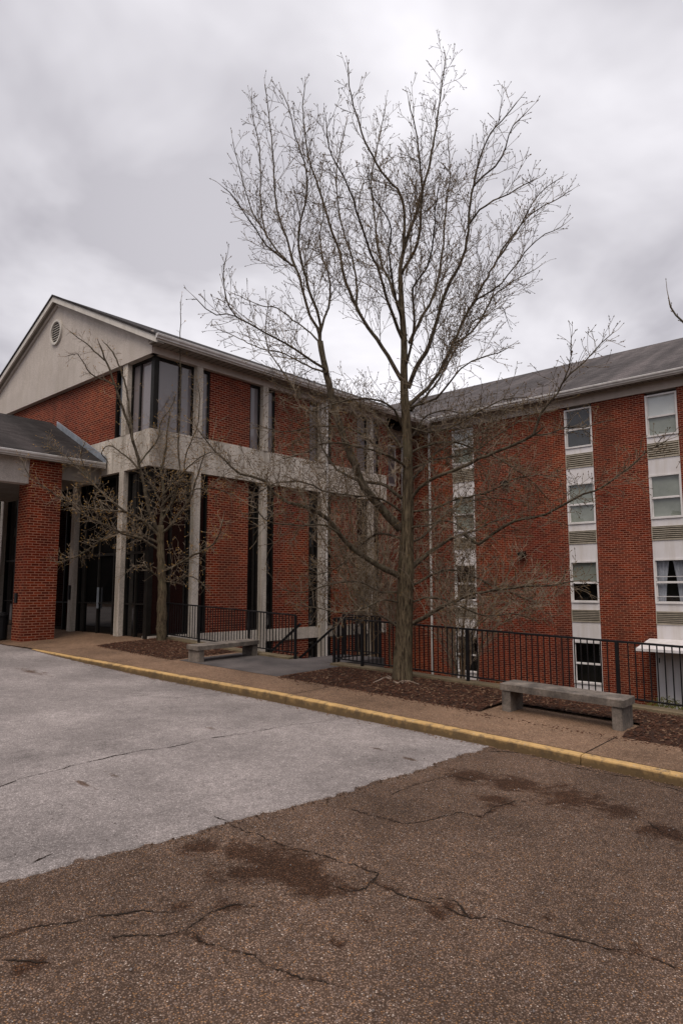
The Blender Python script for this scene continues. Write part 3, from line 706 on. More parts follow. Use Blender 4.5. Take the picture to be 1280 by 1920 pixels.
for i in range(58): sfm.box(XE + .1 + i * .2, XE + .112 + i * .2, EY + .03, YL - .15, 6.553, 6.559)
sfm.build('soffit_battens', 'mullion', hall)
def gutter(name, parent, p0, p1, out, w=.11, h=.12, mat='gutter'):
    """ogee-like gutter from p0 to p1 (top outer back edge), out = horizontal outward unit"""
    o_ = Vector(out); prof = [(0, 0), (w * .95, 0), (w, -.012), (w * .93, -.03), (w * .93, -h * .4), (w * .55, -h * .75), (w * .5, -h), (0, -h)]
    A = [Vector(p0) + o_ * a + Vector((0, 0, b)) for a, b in prof]; B = [Vector(p1) + o_ * a + Vector((0, 0, b)) for a, b in prof]; m = MB()
    for i in range(len(prof)): j = (i + 1) % len(prof); m.quad([A[i], A[j], B[j], B[i]])
    m.quad(A); m.quad(list(reversed(B))); return m.build(name, mat, parent)
gutter('gutter', hall, (XE - .03, EY - .002, EZ - .005), (22.05, EY - .002, EZ - .005), (0, -1, 0))
bx('fascia', 'trim', hall, XE + .03, 22.05, EY, EY + .02, EZ - .17, EZ - .052)
# oval vent
vt = MB(); vy, vz, vr = 21.25, 8.47, .43
for k in range(32):
    a0, a1 = 2 * math.pi * k / 32, 2 * math.pi * (k + 1) / 32
    for (r0, r1, x0, x1) in ((vr - .07, vr, XG - .21, XG - .14),):
        c = lambda a, r, X: (X, vy + r * .92 * math.cos(a), vz + r * math.sin(a))
        vt.hex8([c(a0, r0, x1), c(a1, r0, x1), c(a1, r0, x0), c(a0, r0, x0)], [c(a0, r1, x1), c(a1, r1, x1), c(a1, r1, x0), c(a0, r1, x0)])
vo = vt.build('vent', 'trim', hall)
m = MB(); m.quad([(XG - .146, vy + (vr - .05) * .92 * math.cos(2 * math.pi * k / 32), vz + (vr - .05) * math.sin(2 * math.pi * k / 32)) for k in range(32)]); m.build('vent_backing', 'mullion', vo)
m = MB()
for k in range(9):
    z = vz - .33 + k * .0825; hw = math.sqrt(max(.001, (vr - .07) ** 2 - (z - vz) ** 2)) * .92
    m.box(XG - .175, XG - .150, vy - hw, vy + hw, z - .004, z + .010)
m.build('vent_slats', 'trim', vo)
m = MB(); m.tube([(16.46, YL - .17, -4.0), (16.46, YL - .17, 6.45), (16.52, EY + .1, 6.6)], [.04] * 3, 8); m.build('downspout', 'gutter', hall)
# hall back and floor slabs so that the shell is closed
bx('back_wall', 'brick', hall, XG + .3, 24, YF - .3, YF, -4.24, 6.7)
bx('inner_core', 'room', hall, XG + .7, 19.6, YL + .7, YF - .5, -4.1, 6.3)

# recessed link between the hall and the dormitory
link = thing('recessed_link', (20.1, 16.5, -4.2), 'narrow recessed brick bay in the inner corner between the two wings', 'building')
bx('wall', 'brick', link, 20.102, 22.6, 16.5, 16.8, -4.24, 6.40)
bx('frieze', 'frieze', link, 20.102, 22.5, 16.42, 16.52, 6.2, 6.56)
f = MB(); f.box(20.9, 21.75, 16.44, 16.499, 4.2, 5.9); fo = f.build('window_frame', 'white', link)
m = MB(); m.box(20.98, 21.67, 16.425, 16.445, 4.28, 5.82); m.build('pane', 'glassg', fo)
m = MB(); m.tube([(22.1, 16.38, -4.1), (22.1, 16.38, 6.3)], [.045] * 2, 8); m.build('downspout', 'gutter', link)
m = MB(); m.tube([(20.95, 16.36, -4.1), (20.95, 16.36, 4.3)], [.04] * 2, 8); m.build('downspout', 'gutter', link)

# ------------------------------------------------------------------ right building (dormitory)
XR = 22.6
dorm = thing('brick_dormitory', (XR, 8, -4.2), 'long brick dormitory wing with stacked white window bays and a grey roof, on the right', 'building')
colsY = [(13.27, 14.25), (8.60, 9.58), (5.86, 6.83)]
segs = [(-9, 5.86), (6.83, 8.60), (9.58, 13.27), (14.25, 16.8)]
for a, b in segs: bx('wall', 'brick', dorm, XR, XR + .3, a, b, -4.24, 6.42)
bx('frieze', 'frieze', dorm, XR - .06, XR + .31, -9, 16.8, 6.421, 6.82)
bx('end_wall', 'brick', dorm, XR + .3, 37, -9, -8.7, -4.24, 6.8)
bx('rear_wall', 'brick', dorm, 37, 37.3, -9, 30, -4.24, 6.8)
XE2, ZE2, XRR = 22.1, 6.87, 30.0; SL2 = .475
m = MB(); zr = ZE2 + SL2 * (XRR - XE2); ya, yb = -9.4, 30
for s_ in (1, -1):
    xe = XE2 if s_ == 1 else 2 * XRR - XE2; l = (XRR - XE2) * math.hypot(1, SL2)
    m.quad([(xe, ya, ZE2), (XRR, ya, zr), (XRR, yb, zr), (xe, yb, ZE2)], [(ya, 0), (ya, l), (yb, l), (yb, 0)])
    m.quad([(xe, ya, ZE2 - .05), (xe, yb, ZE2 - .05), (XRR, yb, zr - .05), (XRR, ya, zr - .05)]); m.quad([(xe, ya, ZE2), (xe, yb, ZE2), (xe, yb, ZE2 - .05), (xe, ya, ZE2 - .05)])
    m.quad([(xe, ya, ZE2), (XRR, ya, zr), (XRR, ya, zr - .05), (xe, ya, ZE2 - .05)])
m.build('roof', 'shingle', dorm)
m = MB(); m.quad([(XR + .3, -8.7, 6.8), (37, -8.7, 6.8), (XRR, -8.7, zr - .3)]); m.build('end_gable', 'stucco', dorm)
gutter('gutter', dorm, (XE2 - .002, -9.4, ZE2 - .005), (XE2 - .002, 15.0, ZE2 - .005), (-1, 0, 0))
bx('fascia', 'trim', dorm, XE2, XE2 + .02, -9.4, 15.2, ZE2 - .17, ZE2 - .052)
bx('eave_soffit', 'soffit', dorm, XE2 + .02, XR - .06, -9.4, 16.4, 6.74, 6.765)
m = MB()
for i in range(120): m.box(XE2 + .03, XR - .07, -9 + i * .2, -8.988 + i * .2, 6.733, 6.739)
m.build('soffit_battens', 'mullion', dorm)
m = MB(); m.tube([(XR - .08, 15.30, -4.1), (XR - .08, 15.30, 6.35), (XE2 + .02, 15.1, 6.75)], [.05, .05, .05], 8); m.build('downspout', 'gutter', dorm)
# window bays
LV = [(6.32, 4.92, 4.71, 4.22, 3.67), (3.67, 2.24, 2.0, 1.56, .96), (.96, -.46, -.70, -1.10, -1.76), (-1.76, -3.17, -3.42, None, None)]
def dh_window(y0, y1, z1, z0, top, bot, curtains=False):
    f = MB(); fr = .055; X = XR - .012
    f.box(X, X + .14, y0, y0 + fr, z0, z1); f.box(X, X + .14, y1 - fr, y1, z0, z1); f.box(X, X + .14, y0 + fr, y1 - fr, z1 - fr, z1); f.box(X - .015, X + .14, y0 + fr, y1 - fr, z0, z0 + fr)
    zm = z0 + (z1 - z0) * .47; f.box(X + .03, X + .10, y0 + fr, y1 - fr, zm - .022, zm + .022)
    fo = f.build('window', 'white', dorm)
    a, b = y0 + fr, y1 - fr
    for (za_, zb_, xo) in ((z0 + fr, zm - .022, .075), (zm + .022, z1 - fr, .045)):
        s_ = MB(); s_.box(X + xo, X + xo + .03, a, a + .025, za_, zb_); s_.box(X + xo, X + xo + .03, b - .025, b, za_, zb_); s_.box(X + xo, X + xo + .03, a, b, za_ - .0, za_ + .02); s_.build('sash', 'white', fo)
    m = MB(); m.quad([(X + .05, b, zm), (X + .05, a, zm), (X + .05, a, z1 - fr), (X + .05, b, z1 - fr)]); m.build('pane', 'clear', fo)
    m = MB(); m.quad([(X + .08, b, z0 + fr), (X + .08, a, z0 + fr), (X + .08, a, zm), (X + .08, b, zm)]); m.build('pane', 'clear', fo)
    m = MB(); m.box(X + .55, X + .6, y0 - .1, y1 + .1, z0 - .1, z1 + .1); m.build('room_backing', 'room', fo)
    for which, zb_, zt_ in ((top, zm, z1 - fr), (bot, z0 + fr, zm)):
        if which:
            m = MB(); m.box(X + .105, X + .112, a, b, zb_, zt_); m.build('blind', which, fo)
    if curtains:
        for side in (0, 1):
            m = MB(); n = 14; h = z1 - fr - z0
            P0 = []
            for i in range(n + 1):
                t = i / n; yt = (b - .44 * (b - a) * t) if side else (a + .44 * (b - a) * t); yb_ = (b - .26 * (b - a) * t) if side else (a + .26 * (b - a) * t)
                dxx = .015 * math.sin(i * 2.4); P0.append(((X + .16 + dxx, yt, z1 - fr), (X + .17 + dxx, yt * .45 + yb_ * .55, z0 + fr + .55 * h), (X + .16 + dxx, yb_, z0 + fr)))
            for p, q in zip(P0[:-1], P0[1:]):
                m.quad([p[0], q[0], q[1], p[1]]); m.quad([p[1], q[1], q[2], p[2]])
            m.build('curtain', 'lace', fo)
        m = MB()
        for zz in (z0 + .22, zm + .18): m.box(X + .02, X + .05, a, b, zz, zz + .018)
        m.build('muntin', 'white', fo)
SPEC = {(0, 0): ('blind', 'shade'), (0, 1): ('shade', 'shade'), (0, 2): (None, None), (0, 3): (None, None),
        (1, 0): (None, None), (1, 1): ('shade', 'shade'), (1, 2): ('shade', None), (1, 3): (None, None),
        (2, 0): ('blind', 'shade'), (2, 1): ('shade', 'shade'), (2, 2): (None, None)}
for ci, (a, b) in enumerate(colsY):
    for li, (z1, z0, p1, l1, pn) in enumerate(LV):
        if ci == 2 and li == 3: continue
        dh_window(a, b, z1, z0, *SPEC[(ci, li)], curtains=(ci, li) == (2, 2))
        if l1 is not None:
            bx('panel', 'panel', dorm, XR + .01, XR + .1, a, b, p1, z0 - .001)
            lo = bx('louver', 'louverdark', dorm, XR + .05, XR + .1, a, b, l1, p1 - .001)
            m = MB(); n = 7; dz = (p1 - l1) / n
            for k in range(n):
                zz = l1 + k * dz; m.box(XR - .008, XR + .045, a + .02, b - .02, zz + .012, zz + dz * .55)
            m.build('louver_slats', 'louver', lo)
            m = MB(); m.box(XR - .014, XR + .045, a, a + .02, l1, p1); m.box(XR - .014, XR + .045, b - .02, b, l1, p1); m.box(XR - .014, XR + .03, a, b, l1 - .012, l1 + .006); m.box(XR - .014, XR + .03, a, b, p1 - .012, p1 + .004); m.build('louver_rim', 'louver', lo)
            if pn is not None: bx('panel', 'panel', dorm, XR + .01, XR + .1, a, b, pn + .001, l1 - .013)
        elif ci < 2:
            bx('panel', 'panel', dorm, XR + .01, XR + .1, a, b, -3.42, z0 - .001); bx('wall', 'brick', dorm, XR, XR + .3, a, b, -4.24, -3.421)
# service door and its slab canopy
bx('service_door', 'panel', dorm, XR - .03, XR + .1, 5.86 - .9, 6.90, -4.15, -1.84)
m = MB(); m.box(XR - .045, XR - .031, 5.88, 5.89, -4.1, -1.9); m.box(XR - .05, XR - .031, 6.78, 6.81, -3.9, -3.75); m.box(XR - .05, XR - .031, 6.78, 6.81, -2.3, -2.15); m.build('door_seam', 'mullion', dorm)
m = MB(); m.hex8([(21.25, 4.0, -1.86), (XR, 4.0, -1.70), (XR, 7.06, -1.70), (21.25, 7.06, -1.86)], [(21.25, 4.0, -1.78), (XR, 4.0, -1.56), (XR, 7.06, -1.56), (21.25, 7.06, -1.78)]); m.build('door_canopy', 'panel', dorm)
for (y, z) in ((11.92, 3.95), (11.30, 1.25)):
    m = MB(); m.box(XR - .05, XR - .001, y - .08, y + .08, z - .06, z + .08); m.hex8([(XR - .22, y - .13, z - .02), (XR - .05, y - .13, z - .06), (XR - .05, y + .13, z - .06), (XR - .22, y + .13, z - .02)], [(XR - .22, y - .13, z + .06), (XR - .05, y - .13, z + .12), (XR - .05, y + .13, z + .12), (XR - .22, y + .13, z + .06)]); m.build('wall_light', 'mullion', dorm)

# ------------------------------------------------------------------ entrance canopy
can = thing('entrance_canopy', (5.8, 21.3, -1.4), 'shingled drive-through canopy on a brick pier at the far left', 'canopy')
XC0, XC1 = 1.6, XG - .175
YC, ZC, CS = 21.3, 5.42, .50; YCE = 17.64; ZCE = ZC - CS * (YC - YCE)
roof(can, XC0, XC1, YCE, YC, ZCE, CS, .05)
gutter('gutter', can, (XC0, YCE - .002, ZCE + .0), (XC1 - .05, YCE - .002, ZCE + .0), (0, -1, 0), .10, .11)
bx('fascia', 'trim', can, XC0, XC1, YCE, YCE + .02, ZCE - .15, ZCE - .052)
bx('frieze', 'stucco', can, XC0 + .4, 8.0, 17.96, 18.3, 2.80, ZCE - .08); bx('frieze', 'stucco', can, XC0 + .4, 8.0, 24.3, 24.64, 2.80, ZCE - .08)
bx('frieze', 'stucco', can, XC0 + .1, XC0 + .398, 17.96, 24.64, 2.80, ZCE - .08)
bx('ceiling', 'soffit', can, XC0 + .4, XC1, 18.302, 24.298, 3.05, 3.10)
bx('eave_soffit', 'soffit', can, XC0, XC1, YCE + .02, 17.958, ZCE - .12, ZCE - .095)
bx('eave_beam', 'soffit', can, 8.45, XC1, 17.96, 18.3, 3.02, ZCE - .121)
for (x, y, zt) in ((7.56, 17.90, ZCE - .13), (7.56, 24.1, ZCE - .1), (1.8, 17.90, 2.80), (1.8, 24.1, 2.80)):
    z0 = zw(8, y) - .15
    p = MB(); p.box(x, x + .87, y, y + .62, z0, zt if x > 5 else 2.799); pr = p.build('pier', 'brick', can)
    if y < 20 and x > 5:
        m = MB(); m.bevbox(x - .05, x - .002, y + .34, y + .46, -.36, -.10, .006); m.build('call_box', 'black', pr)
# pier plinth spill
m = MB()
for i in range(4):
    y0_, y1_ = YC - .5 - i * .86, YC - .5 - (i + 1) * .86 + .006
    if i == 3: y1_ = YCE - .02
    z = lambda y: ZC - CS * (YC - y) + .003
    m.hex8([(XC1 - .03, y0_, z(y0_)), (XC1 - .03, y1_, z(y1_)), (XC1 + .0, y1_, z(y1_)), (XC1 + .0, y0_, z(y0_))], [(XC1 - .034, y0_, z(y0_) + .19), (XC1 - .034, y1_, z(y1_) + .19), (XC1 + .0, y1_, z(y1_) + .19), (XC1 + .0, y0_, z(y0_) + .19)])
m.build('flashing', 'metal', can)
# litter bin behind the pier
lb = thing('litter_bin', (7.35, 18.95, zw(7.35, 18.9)), 'black cylindrical litter bin behind the brick pier', 'litter bin')
zb = zw(7.35, 18.9)
m = MB(); m.tube([(7.45, 19.0, zb), (7.45, 19.0, zb + .04), (7.45, 19.0, zb + .62), (7.45, 19.0, zb + .64)], [.16, .18, .19, .17], 16); m.build('body', 'black', lb, smooth=False)
m = MB(); m.tube([(7.45, 19.0, zb + .642), (7.45, 19.0, zb + .68), (7.45, 19.0, zb + .74), (7.45, 19.0, zb + .75)], [.205, .205, .15, .08], 16); m.build('lid', 'black', lb)

# ------------------------------------------------------------------ trees
class Tree:
    def __init__(s, seed): s.r = random.Random(seed); s.trunk = MB(); s.branches = MB(); s.twigs = MB(); s.buds = MB(); s.ntw = 0
    def smooth(s, pts, step):
        # Catmull-Rom through 3D points
        P = [pts[0] * 2 - pts[1]] + pts + [pts[-1] * 2 - pts[-2]]; out = []
        for i in range(1, len(P) - 2):
            a, b, c, d = P[i - 1:i + 3]; n = max(1, int((c - b).length / step))
            for k in range(n):
                t = k / n; out.append(.5 * ((2 * b) + (c - a) * t + (2 * a - 5 * b + 4 * c - d) * t * t + (3 * b - a - 3 * c + d) * t ** 3))
        out.append(pts[-1]); return out
    def limb(s, px, D0, D1, r0, r1, step=.14, n=8, jit=.012, tgt=None, taper=1.0):
        m = len(px); pts = [atD(x, y, D0 + (D1 - D0) * (i / (m - 1))) for i, (x, y) in enumerate(px)]
        q = s.smooth(pts, step); N = len(q); r = s.r
        q = [p + Vector((r.uniform(-1, 1), r.uniform(-1, 1), r.uniform(-1, 1))) * jit if 0 < i < N - 1 else p for i, p in enumerate(q)]
        rad = [r0 + (r1 - r0) * (i / (N - 1)) ** taper for i in range(N)]
        (tgt or s.branches).tube(q, [a * (1 + r.uniform(-.07, .07)) for a in rad], n); return q, rad
    def spray(s, q, rad, start=.12, spacing=.16, len0=1.0, ang=(28, 55), up=.35, lvl=1, maxl=3, curl=.16, lenfall=.45, endtip=True, minr=.0040, budp=.85, budl=.04, budr=.0095, cf=.46, wave=.0):
        r = s.r; N = len(q); acc = 0
        tot = sum((q[i + 1] - q[i]).length for i in range(N - 1)); run = 0; nxt = tot * start; side = r.uniform(0, 6.28)
        for i in range(N - 1):
            sg = q[i + 1] - q[i]; L = sg.length
            while nxt < run + L and nxt < tot:
                t = (nxt - run) / L; p = q[i] + sg * t; f = nxt / tot
                T = sg.normalized(); o = T.orthogonal().normalized(); b = T.cross(o); side += 2.4 + r.uniform(-.7, .7)
                out = o * math.cos(side) + b * math.sin(side); a = R(r.uniform(*ang))
                d = (T * math.cos(a) + out * math.sin(a)); d.z += up * r.uniform(.3, 1.1); d.normalize()
                ln = len0 * (1 - lenfall * f) * r.uniform(.45, 1.25); rr = min(rad[i] * .6, .0030 + ln * .0052); rr = max(rr, minr)
                s.branch(p, d, ln, rr, lvl, maxl, up, curl, ang, minr, budp, budl, budr, wave, cf)
                nxt += spacing * r.uniform(.55, 1.5)
            run += L
        if endtip: s.branch(q[-1], (q[-1] - q[-2]).normalized(), .22, max(minr, rad[-1] * .9), lvl, maxl, up, curl, ang, minr, budp, budl, budr, wave, cf)
    def branch(s, p, d, ln, r0, lvl, maxl, up, curl, ang, minr, budp, budl, budr, wave, cf):
        r = s.r; n = max(2, int(ln / (.11 if lvl == 1 else .075))); n = min(n, 9); st = ln / n; pts = [Vector(p)]; d = Vector(d)
        for i in range(n):
            d = d + Vector((r.uniform(-1, 1), r.uniform(-1, 1), r.uniform(-1, 1) + up * .55)) * curl; d.normalize(); pts.append(pts[-1] + d * st)
        rad = [max(minr * .8, r0 * (1 - .65 * i / n)) for i in range(n + 1)]
        tgt = s.branches if (lvl == 1 and r0 > .011) else s.twigs
        tgt.tube(pts, rad, 5 if tgt is s.branches else 3, False); s.ntw += 1
        if lvl < maxl and ln > .12:
            k = max(1, int(ln / (.14 if lvl == 1 else .11))); sd_ = r.uniform(0, 6.28)
            for j in range(k):
                f = (j + .7 + r.uniform(-.3, .3)) / (k + .4); i = min(n - 1, max(0, int(f * n))); T = (pts[i + 1] - pts[i]).normalized(); o = T.orthogonal().normalized(); b = T.cross(o); sd_ += 2.4 + r.uniform(-.5, .5)
                a = R(r.uniform(*ang)); dd = T * math.cos(a) + (o * math.cos(sd_) + b * math.sin(sd_)) * math.sin(a); dd.z += up * .4; dd.normalize()
                s.branch(pts[i] + (pts[i + 1] - pts[i]) * r.random(), dd, ln * cf * (1.15 - .5 * f) * r.uniform(.5, 1.3), max(minr, r0 * .6), lvl + 1, maxl, up, curl, ang, minr, budp, budl, budr, wave, cf)
        if r.random() < budp:
            s.buds.bud(pts[-1], (pts[-1] - pts[-2]), budl * r.uniform(.8, 1.4), budr)
            if lvl >= 2 and r.random() < budp * .6: s.buds.bud(pts[-2], (d + Vector((r.uniform(-1, 1), r.uniform(-1, 1), .5))).normalized(), budl * .8, budr * .8)
    def finish(s, root, bark='bark', limb='limb', twig='twig', bud='bud'):
        s.trunk.build('trunk', bark, root, smooth=True)
        s.branches.build('branches', limb, root, smooth=True)
        t = s.twigs.build('crown', twig, root)
        if s.buds.f: s.buds.build('buds', bud, root, kind='stuff')

# --- the big tree
D = 11.92
base = solve(752, 1278, zw); T1 = Tree(21)
root1 = thing('bare_tree', base, 'tall bare tree with a thick trunk, growing in the mulch between long railing and walk', 'tree', 'bare trees')
def trk(px, D, tgt, flare=None):
    pts = [atD(x, y, D) for x, y, w in px]; rad = [w / 2 * D / FPX * .93 for (x, y, w), p in zip(px, pts)]
    q = T1.smooth(pts, .12); L = len(pts) - 1; N = len(q); rr = []
    cum = [0]
    for a, b in zip(pts[:-1], pts[1:]): cum.append(cum[-1] + (b - a).length)
    run = 0
    for i, p in enumerate(q):
        if i: run += (q[i] - q[i - 1]).length
        rr.append(interp(min(run, cum[-1]), cum, rad))
    return q, rr
q, rr = trk([(753, 1284, 48), (754, 1270, 41), (755, 1235, 36), (758, 1180, 33), (759, 1120, 32), (761, 1075, 32), (762, 1030, 28), (763, 980, 25), (764, 920, 22), (764, 860, 20), (762, 800, 19), (758, 745, 17), (757, 700, 15), (757, 640, 13), (753, 580, 11.5), (750, 520, 10)], D, T1)
tm = T1.trunk; NS = 28; b0 = len(tm.v)
for i, (p, r_) in enumerate(zip(q, rr)):
    for k in range(NS):
        a = 2 * math.pi * k / NS; fl = max(0, 1 - (p.z - base.z) / .35)
        w = r_ * (1 + .035 * math.sin(a * 9 + p.z * 1.3) + .10 * fl * math.sin(a * 4 + 1) + .07 * mnoise.noise((math.cos(a) * 2, math.sin(a) * 2, p.z * 2.5)) + .035 * mnoise.noise((math.cos(a) * 8, math.sin(a) * 8, p.z * 3)))
        tm.v.append((p.x + w * math.cos(a), p.y + w * math.sin(a), p.z))
for i in range(len(q) - 1):
    for k in range(NS): k2 = (k + 1) % NS; a = b0 + i * NS; tm.f.append((a + k, a + k2, a + NS + k2, a + NS + k)); tm.uv.append(None); tm.mi.append(0)
UP = dict(up=.36, ang=(24, 56), spacing=.17, minr=.0043, curl=.16)
ULEN = 1.55
def L(px, d1, w0, w1, d0=0, trunk=False, spr=True, n=8, **k):
    s0 = D / FPX * .62
    q, rad = T1.limb(px, D + d0, D + d1, w0 / 2 * s0, w1 / 2 * s0, n=n, taper=.8)
    a = dict(UP); a.update(k)
    if 'lenfall' not in k: a['len0'] = a.get('len0', 1) * ULEN; a['lenfall'] = .68
    if spr: T1.spray(q, rad, **a)
    return q, rad
# upper crown, traced from the ground up
L([(750, 520), (751, 495), (758, 460), (770, 425), (785, 385), (793, 350), (803, 318), (814, 260), (822, 200), (829, 150), (834, 112)], .6, 14, 3, len0=.95, start=.05)
L([(750, 515), (762, 495), (778, 472), (786, 435), (790, 390), (791, 350), (786, 300), (778, 240), (766, 190)], -.9, 10, 3, len0=.9)
L([(756, 470), (758, 430), (756, 385), (746, 355), (724, 335), (706, 305), (684, 266), (668, 217), (656, 175), (653, 130)], -.5, 11, 3, len0=.75)
L([(767, 643), (788, 600), (810, 561), (822, 520), (829, 470), (832, 420), (838, 370), (843, 320), (840, 270)], 1.4, 11, 3, len0=.9)
L([(765, 728), (778, 692), (800, 660), (814, 613), (826, 575), (842, 531), (862, 497), (875, 450), (879, 400), (888, 345), (898, 300), (912, 262), (940, 225), (968, 192)], -1.0, 15, 3, len0=.9)
L([(886, 350), (905, 330), (929, 312), (948, 275), (962, 235), (985, 212)], -1.6, 6, 2.5, -.9, len0=.55)
L([(879, 420), (898, 395), (925, 375), (955, 362), (985, 345), (1000, 338)], -1.7, 6, 2.5, -.9, len0=.55)
L([(766, 760), (790, 738), (812, 715), (830, 685), (850, 643), (864, 610), (878, 582), (902, 540), (918, 510), (930, 489), (950, 455), (982, 415), (1010, 392), (1045, 372), (1070, 357)], 1.5, 14, 2.6, len0=.95)
L([(852, 643), (868, 636), (884, 622), (903, 594), (923, 557), (945, 538), (965, 525), (990, 512), (1010, 500)], 1.9, 8, 2.5, .8, len0=.75)
L([(878, 582), (895, 560), (916, 549), (940, 530), (965, 500), (990, 465), (1020, 440), (1052, 425)], .2, 7, 2.4, .8, len0=.75)
L([(930, 489), (945, 470), (970, 430), (990, 395), (1005, 370), (1025, 350), (1048, 335)], 1.0, 6, 2.4, 1.0, len0=.7)
L([(766, 765), (795, 755), (818, 746), (844, 715), (862, 692), (885, 676), (910, 668), (935, 660), (952, 652)], -1.6, 9, 2.4, len0=.8)
L([(770, 770), (800, 740), (830, 700), (850, 660), (865, 640), (890, 600), (915, 590), (940, 575), (952, 605)], 2.6, 9, 2.4, len0=.8)
L([(752, 712), (740, 690), (727, 668), (706, 636), (688, 613), (668, 574), (655, 545), (645, 520), (636, 475), (622, 433), (612, 400), (599, 358), (580, 302), (572, 253), (568, 200), (571, 165)], .7, 14, 3, len0=.85)
L([(668, 574), (668, 531), (660, 485), (648, 450), (636, 400), (631, 350), (632, 310), (642, 260), (650, 225)], 1.9, 8, 2.8, .4, len0=.7)
L([(754, 636), (740, 598), (723, 554), (708, 500), (693, 470), (680, 430), (668, 395), (655, 355), (635, 315), (616, 276), (612, 230)], -1.6, 11, 3, len0=.85)
L([(750, 575), (740, 560), (729, 525), (713, 490), (705, 440), (700, 390), (696, 340), (704, 290), (712, 250), (722, 200)], 2.0, 9, 2.8, len0=.8)
L([(752, 600), (744, 570), (735, 520), (728, 470), (732, 430), (722, 400), (700, 370), (690, 330)], -2.2, 8, 2.8, len0=.75)
L([(759, 690), (772, 640), (776, 590), (775, 540), (800, 500), (812, 450), (815, 400), (822, 350)], -2.4, 9, 2.8, len0=.8)
# left stem
LS, LR = L([(750, 992), (730, 970), (712, 949), (682, 914), (665, 872), (648, 828), (632, 785), (619, 735), (609, 690), (600, 640)], -.5, 27, 17, n=12, spr=False)
DL = -.5
L([(600, 640), (595, 615), (580, 590), (570, 555), (562, 520), (553, 500), (540, 455), (522, 405), (515, 350), (512, 300), (507, 245), (501, 190), (497, 165)], .2, 10, 2.6, DL, len0=.75)
L([(600, 640), (601, 610), (592, 580), (583, 557), (573, 520), (560, 466), (563, 417), (575, 368), (574, 320), (558, 270), (545, 220), (532, 180)], -1.2, 9, 2.6, DL, len0=.75)
L([(600, 640), (604, 610), (615, 577), (620, 540), (614, 510), (604, 485), (600, 440), (606, 400), (600, 350), (606, 300)], .9, 8, 2.6, DL, len0=.7)
L([(553, 500), (537, 489), (515, 465), (500, 440), (490, 394), (488, 330), (485, 270), (474, 220), (472, 180)], 1.2, 7, 2.5, 0, len0=.65)
L([(540, 492), (500, 460), (480, 430), (460, 400), (440, 370), (420, 352)], -1.2, 6, 2.3, 0, len0=.6)
L([(500, 440), (475, 400), (462, 360), (450, 320), (440, 280), (437, 265)], .3, 5, 2.2, .5, len0=.55)
L([(607, 690), (590, 680), (570, 666), (537, 645), (497, 623), (470, 607), (445, 594), (430, 575), (421, 540), (420, 500), (424, 485)], -1.4, 8, 2.3, DL, len0=.7)
L([(445, 594), (425, 590), (406, 590), (385, 580), (368, 560)], -1.8, 4, 2.2, -1.3, len0=.45)
L([(597, 640), (575, 618), (550, 600), (520, 578), (490, 573), (462, 562), (440, 552)], .8, 6, 2.2, DL, len0=.6)
L([(612, 700), (585, 690), (556, 675), (524, 660), (494, 655), (465, 643), (440, 630), (410, 618)], 1.3, 6, 2.2, DL, len0=.6)
L([(563, 748), (545, 720), (525, 690), (505, 660), (498, 625), (500, 590), (503, 570)], .5, 6, 2.3, 0, len0=.55)
# lower limbs
LO = dict(up=.06, ang=(32, 74), spacing=.062, minr=.0044, cf=.5, curl=.27, lenfall=.35)
def LL_(px, d1, w0, w1, d0=0, **k): a = dict(LO); a.update(k); return L(px, d1, w0, w1, d0, **a)
LL_([(766, 1068), (790, 1048), (814, 1030), (840, 1012), (862, 1003), (893, 993), (920, 980), (946, 970)], .9, 17, 4, len0=.8)
LL_([(870, 1002), (897, 1020), (925, 1000), (948, 984), (985, 972), (1022, 964), (1050, 950), (1077, 934), (1131, 912), (1178, 876), (1213, 846), (1250, 825)], -1.2, 11, 3, .2, len0=.7, n=8)
LL_([(768, 940), (785, 915), (806, 898), (838, 887), (870, 873), (897, 860), (930, 848), (956, 837), (982, 825), (999, 815)], -1.4, 12, 8, len0=.7)
LL_([(999, 815), (1008, 795), (1014, 775), (1030, 752), (1044, 738), (1052, 720), (1068, 702), (1091, 681), (1110, 660), (1126, 644), (1146, 626)], -1.9, 8, 2.2, -1.4, len0=.5, up=.4)
LL_([(1047, 733), (1058, 712), (1066, 690), (1070, 665), (1070, 636)], -2.1, 4, 2, -1.6, len0=.35, up=.4)
LL_([(999, 815), (1030, 812), (1060, 800), (1095, 802), (1130, 790)], -1.0, 5, 2.2, -1.4, len0=.5)
LL_([(768, 1172), (795, 1158), (821, 1143), (850, 1128), (876, 1116), (924, 1108), (965, 1102), (1000, 1099), (1040, 1096), (1075, 1090)], -1.7, 13, 3.5, len0=.9)
LL_([(768, 1100), (790, 1088), (814, 1075), (840, 1070), (864, 1071), (890, 1082), (920, 1098), (955, 1110), (990, 1125)], 1.6, 9, 3, len0=.9)
LL_([(752, 1082), (725, 1068), (704, 1057), (684, 1045), (663, 1030), (645, 1010), (629, 992), (618, 975), (600, 962), (575, 952), (540, 942), (515, 925), (494, 900), (451, 888), (420, 862), (390, 832), (375, 810)], -1.5, 20, 3, len0=.85, n=10)
LL_([(753, 934), (726, 912), (700, 906), (672, 901), (650, 892), (632, 881), (618, 862), (605, 841), (598, 810), (590, 780), (575, 760)], 1.5, 12, 3, len0=.8)
LL_([(640, 1003), (610, 986), (565, 985), (515, 981), (495, 972), (480, 950)], -2.0, 6, 2.6, -.8, len0=.6)
LL_([(754, 800), (738, 768), (715, 752), (683, 747), (656, 750), (628, 756), (590, 770), (560, 765)], -1.5, 8, 2.6, len0=.7)
LL_([(752, 840), (725, 800), (700, 775), (680, 762), (640, 745), (600, 740), (560, 735), (520, 720)], .9, 9, 2.6, len0=.8)
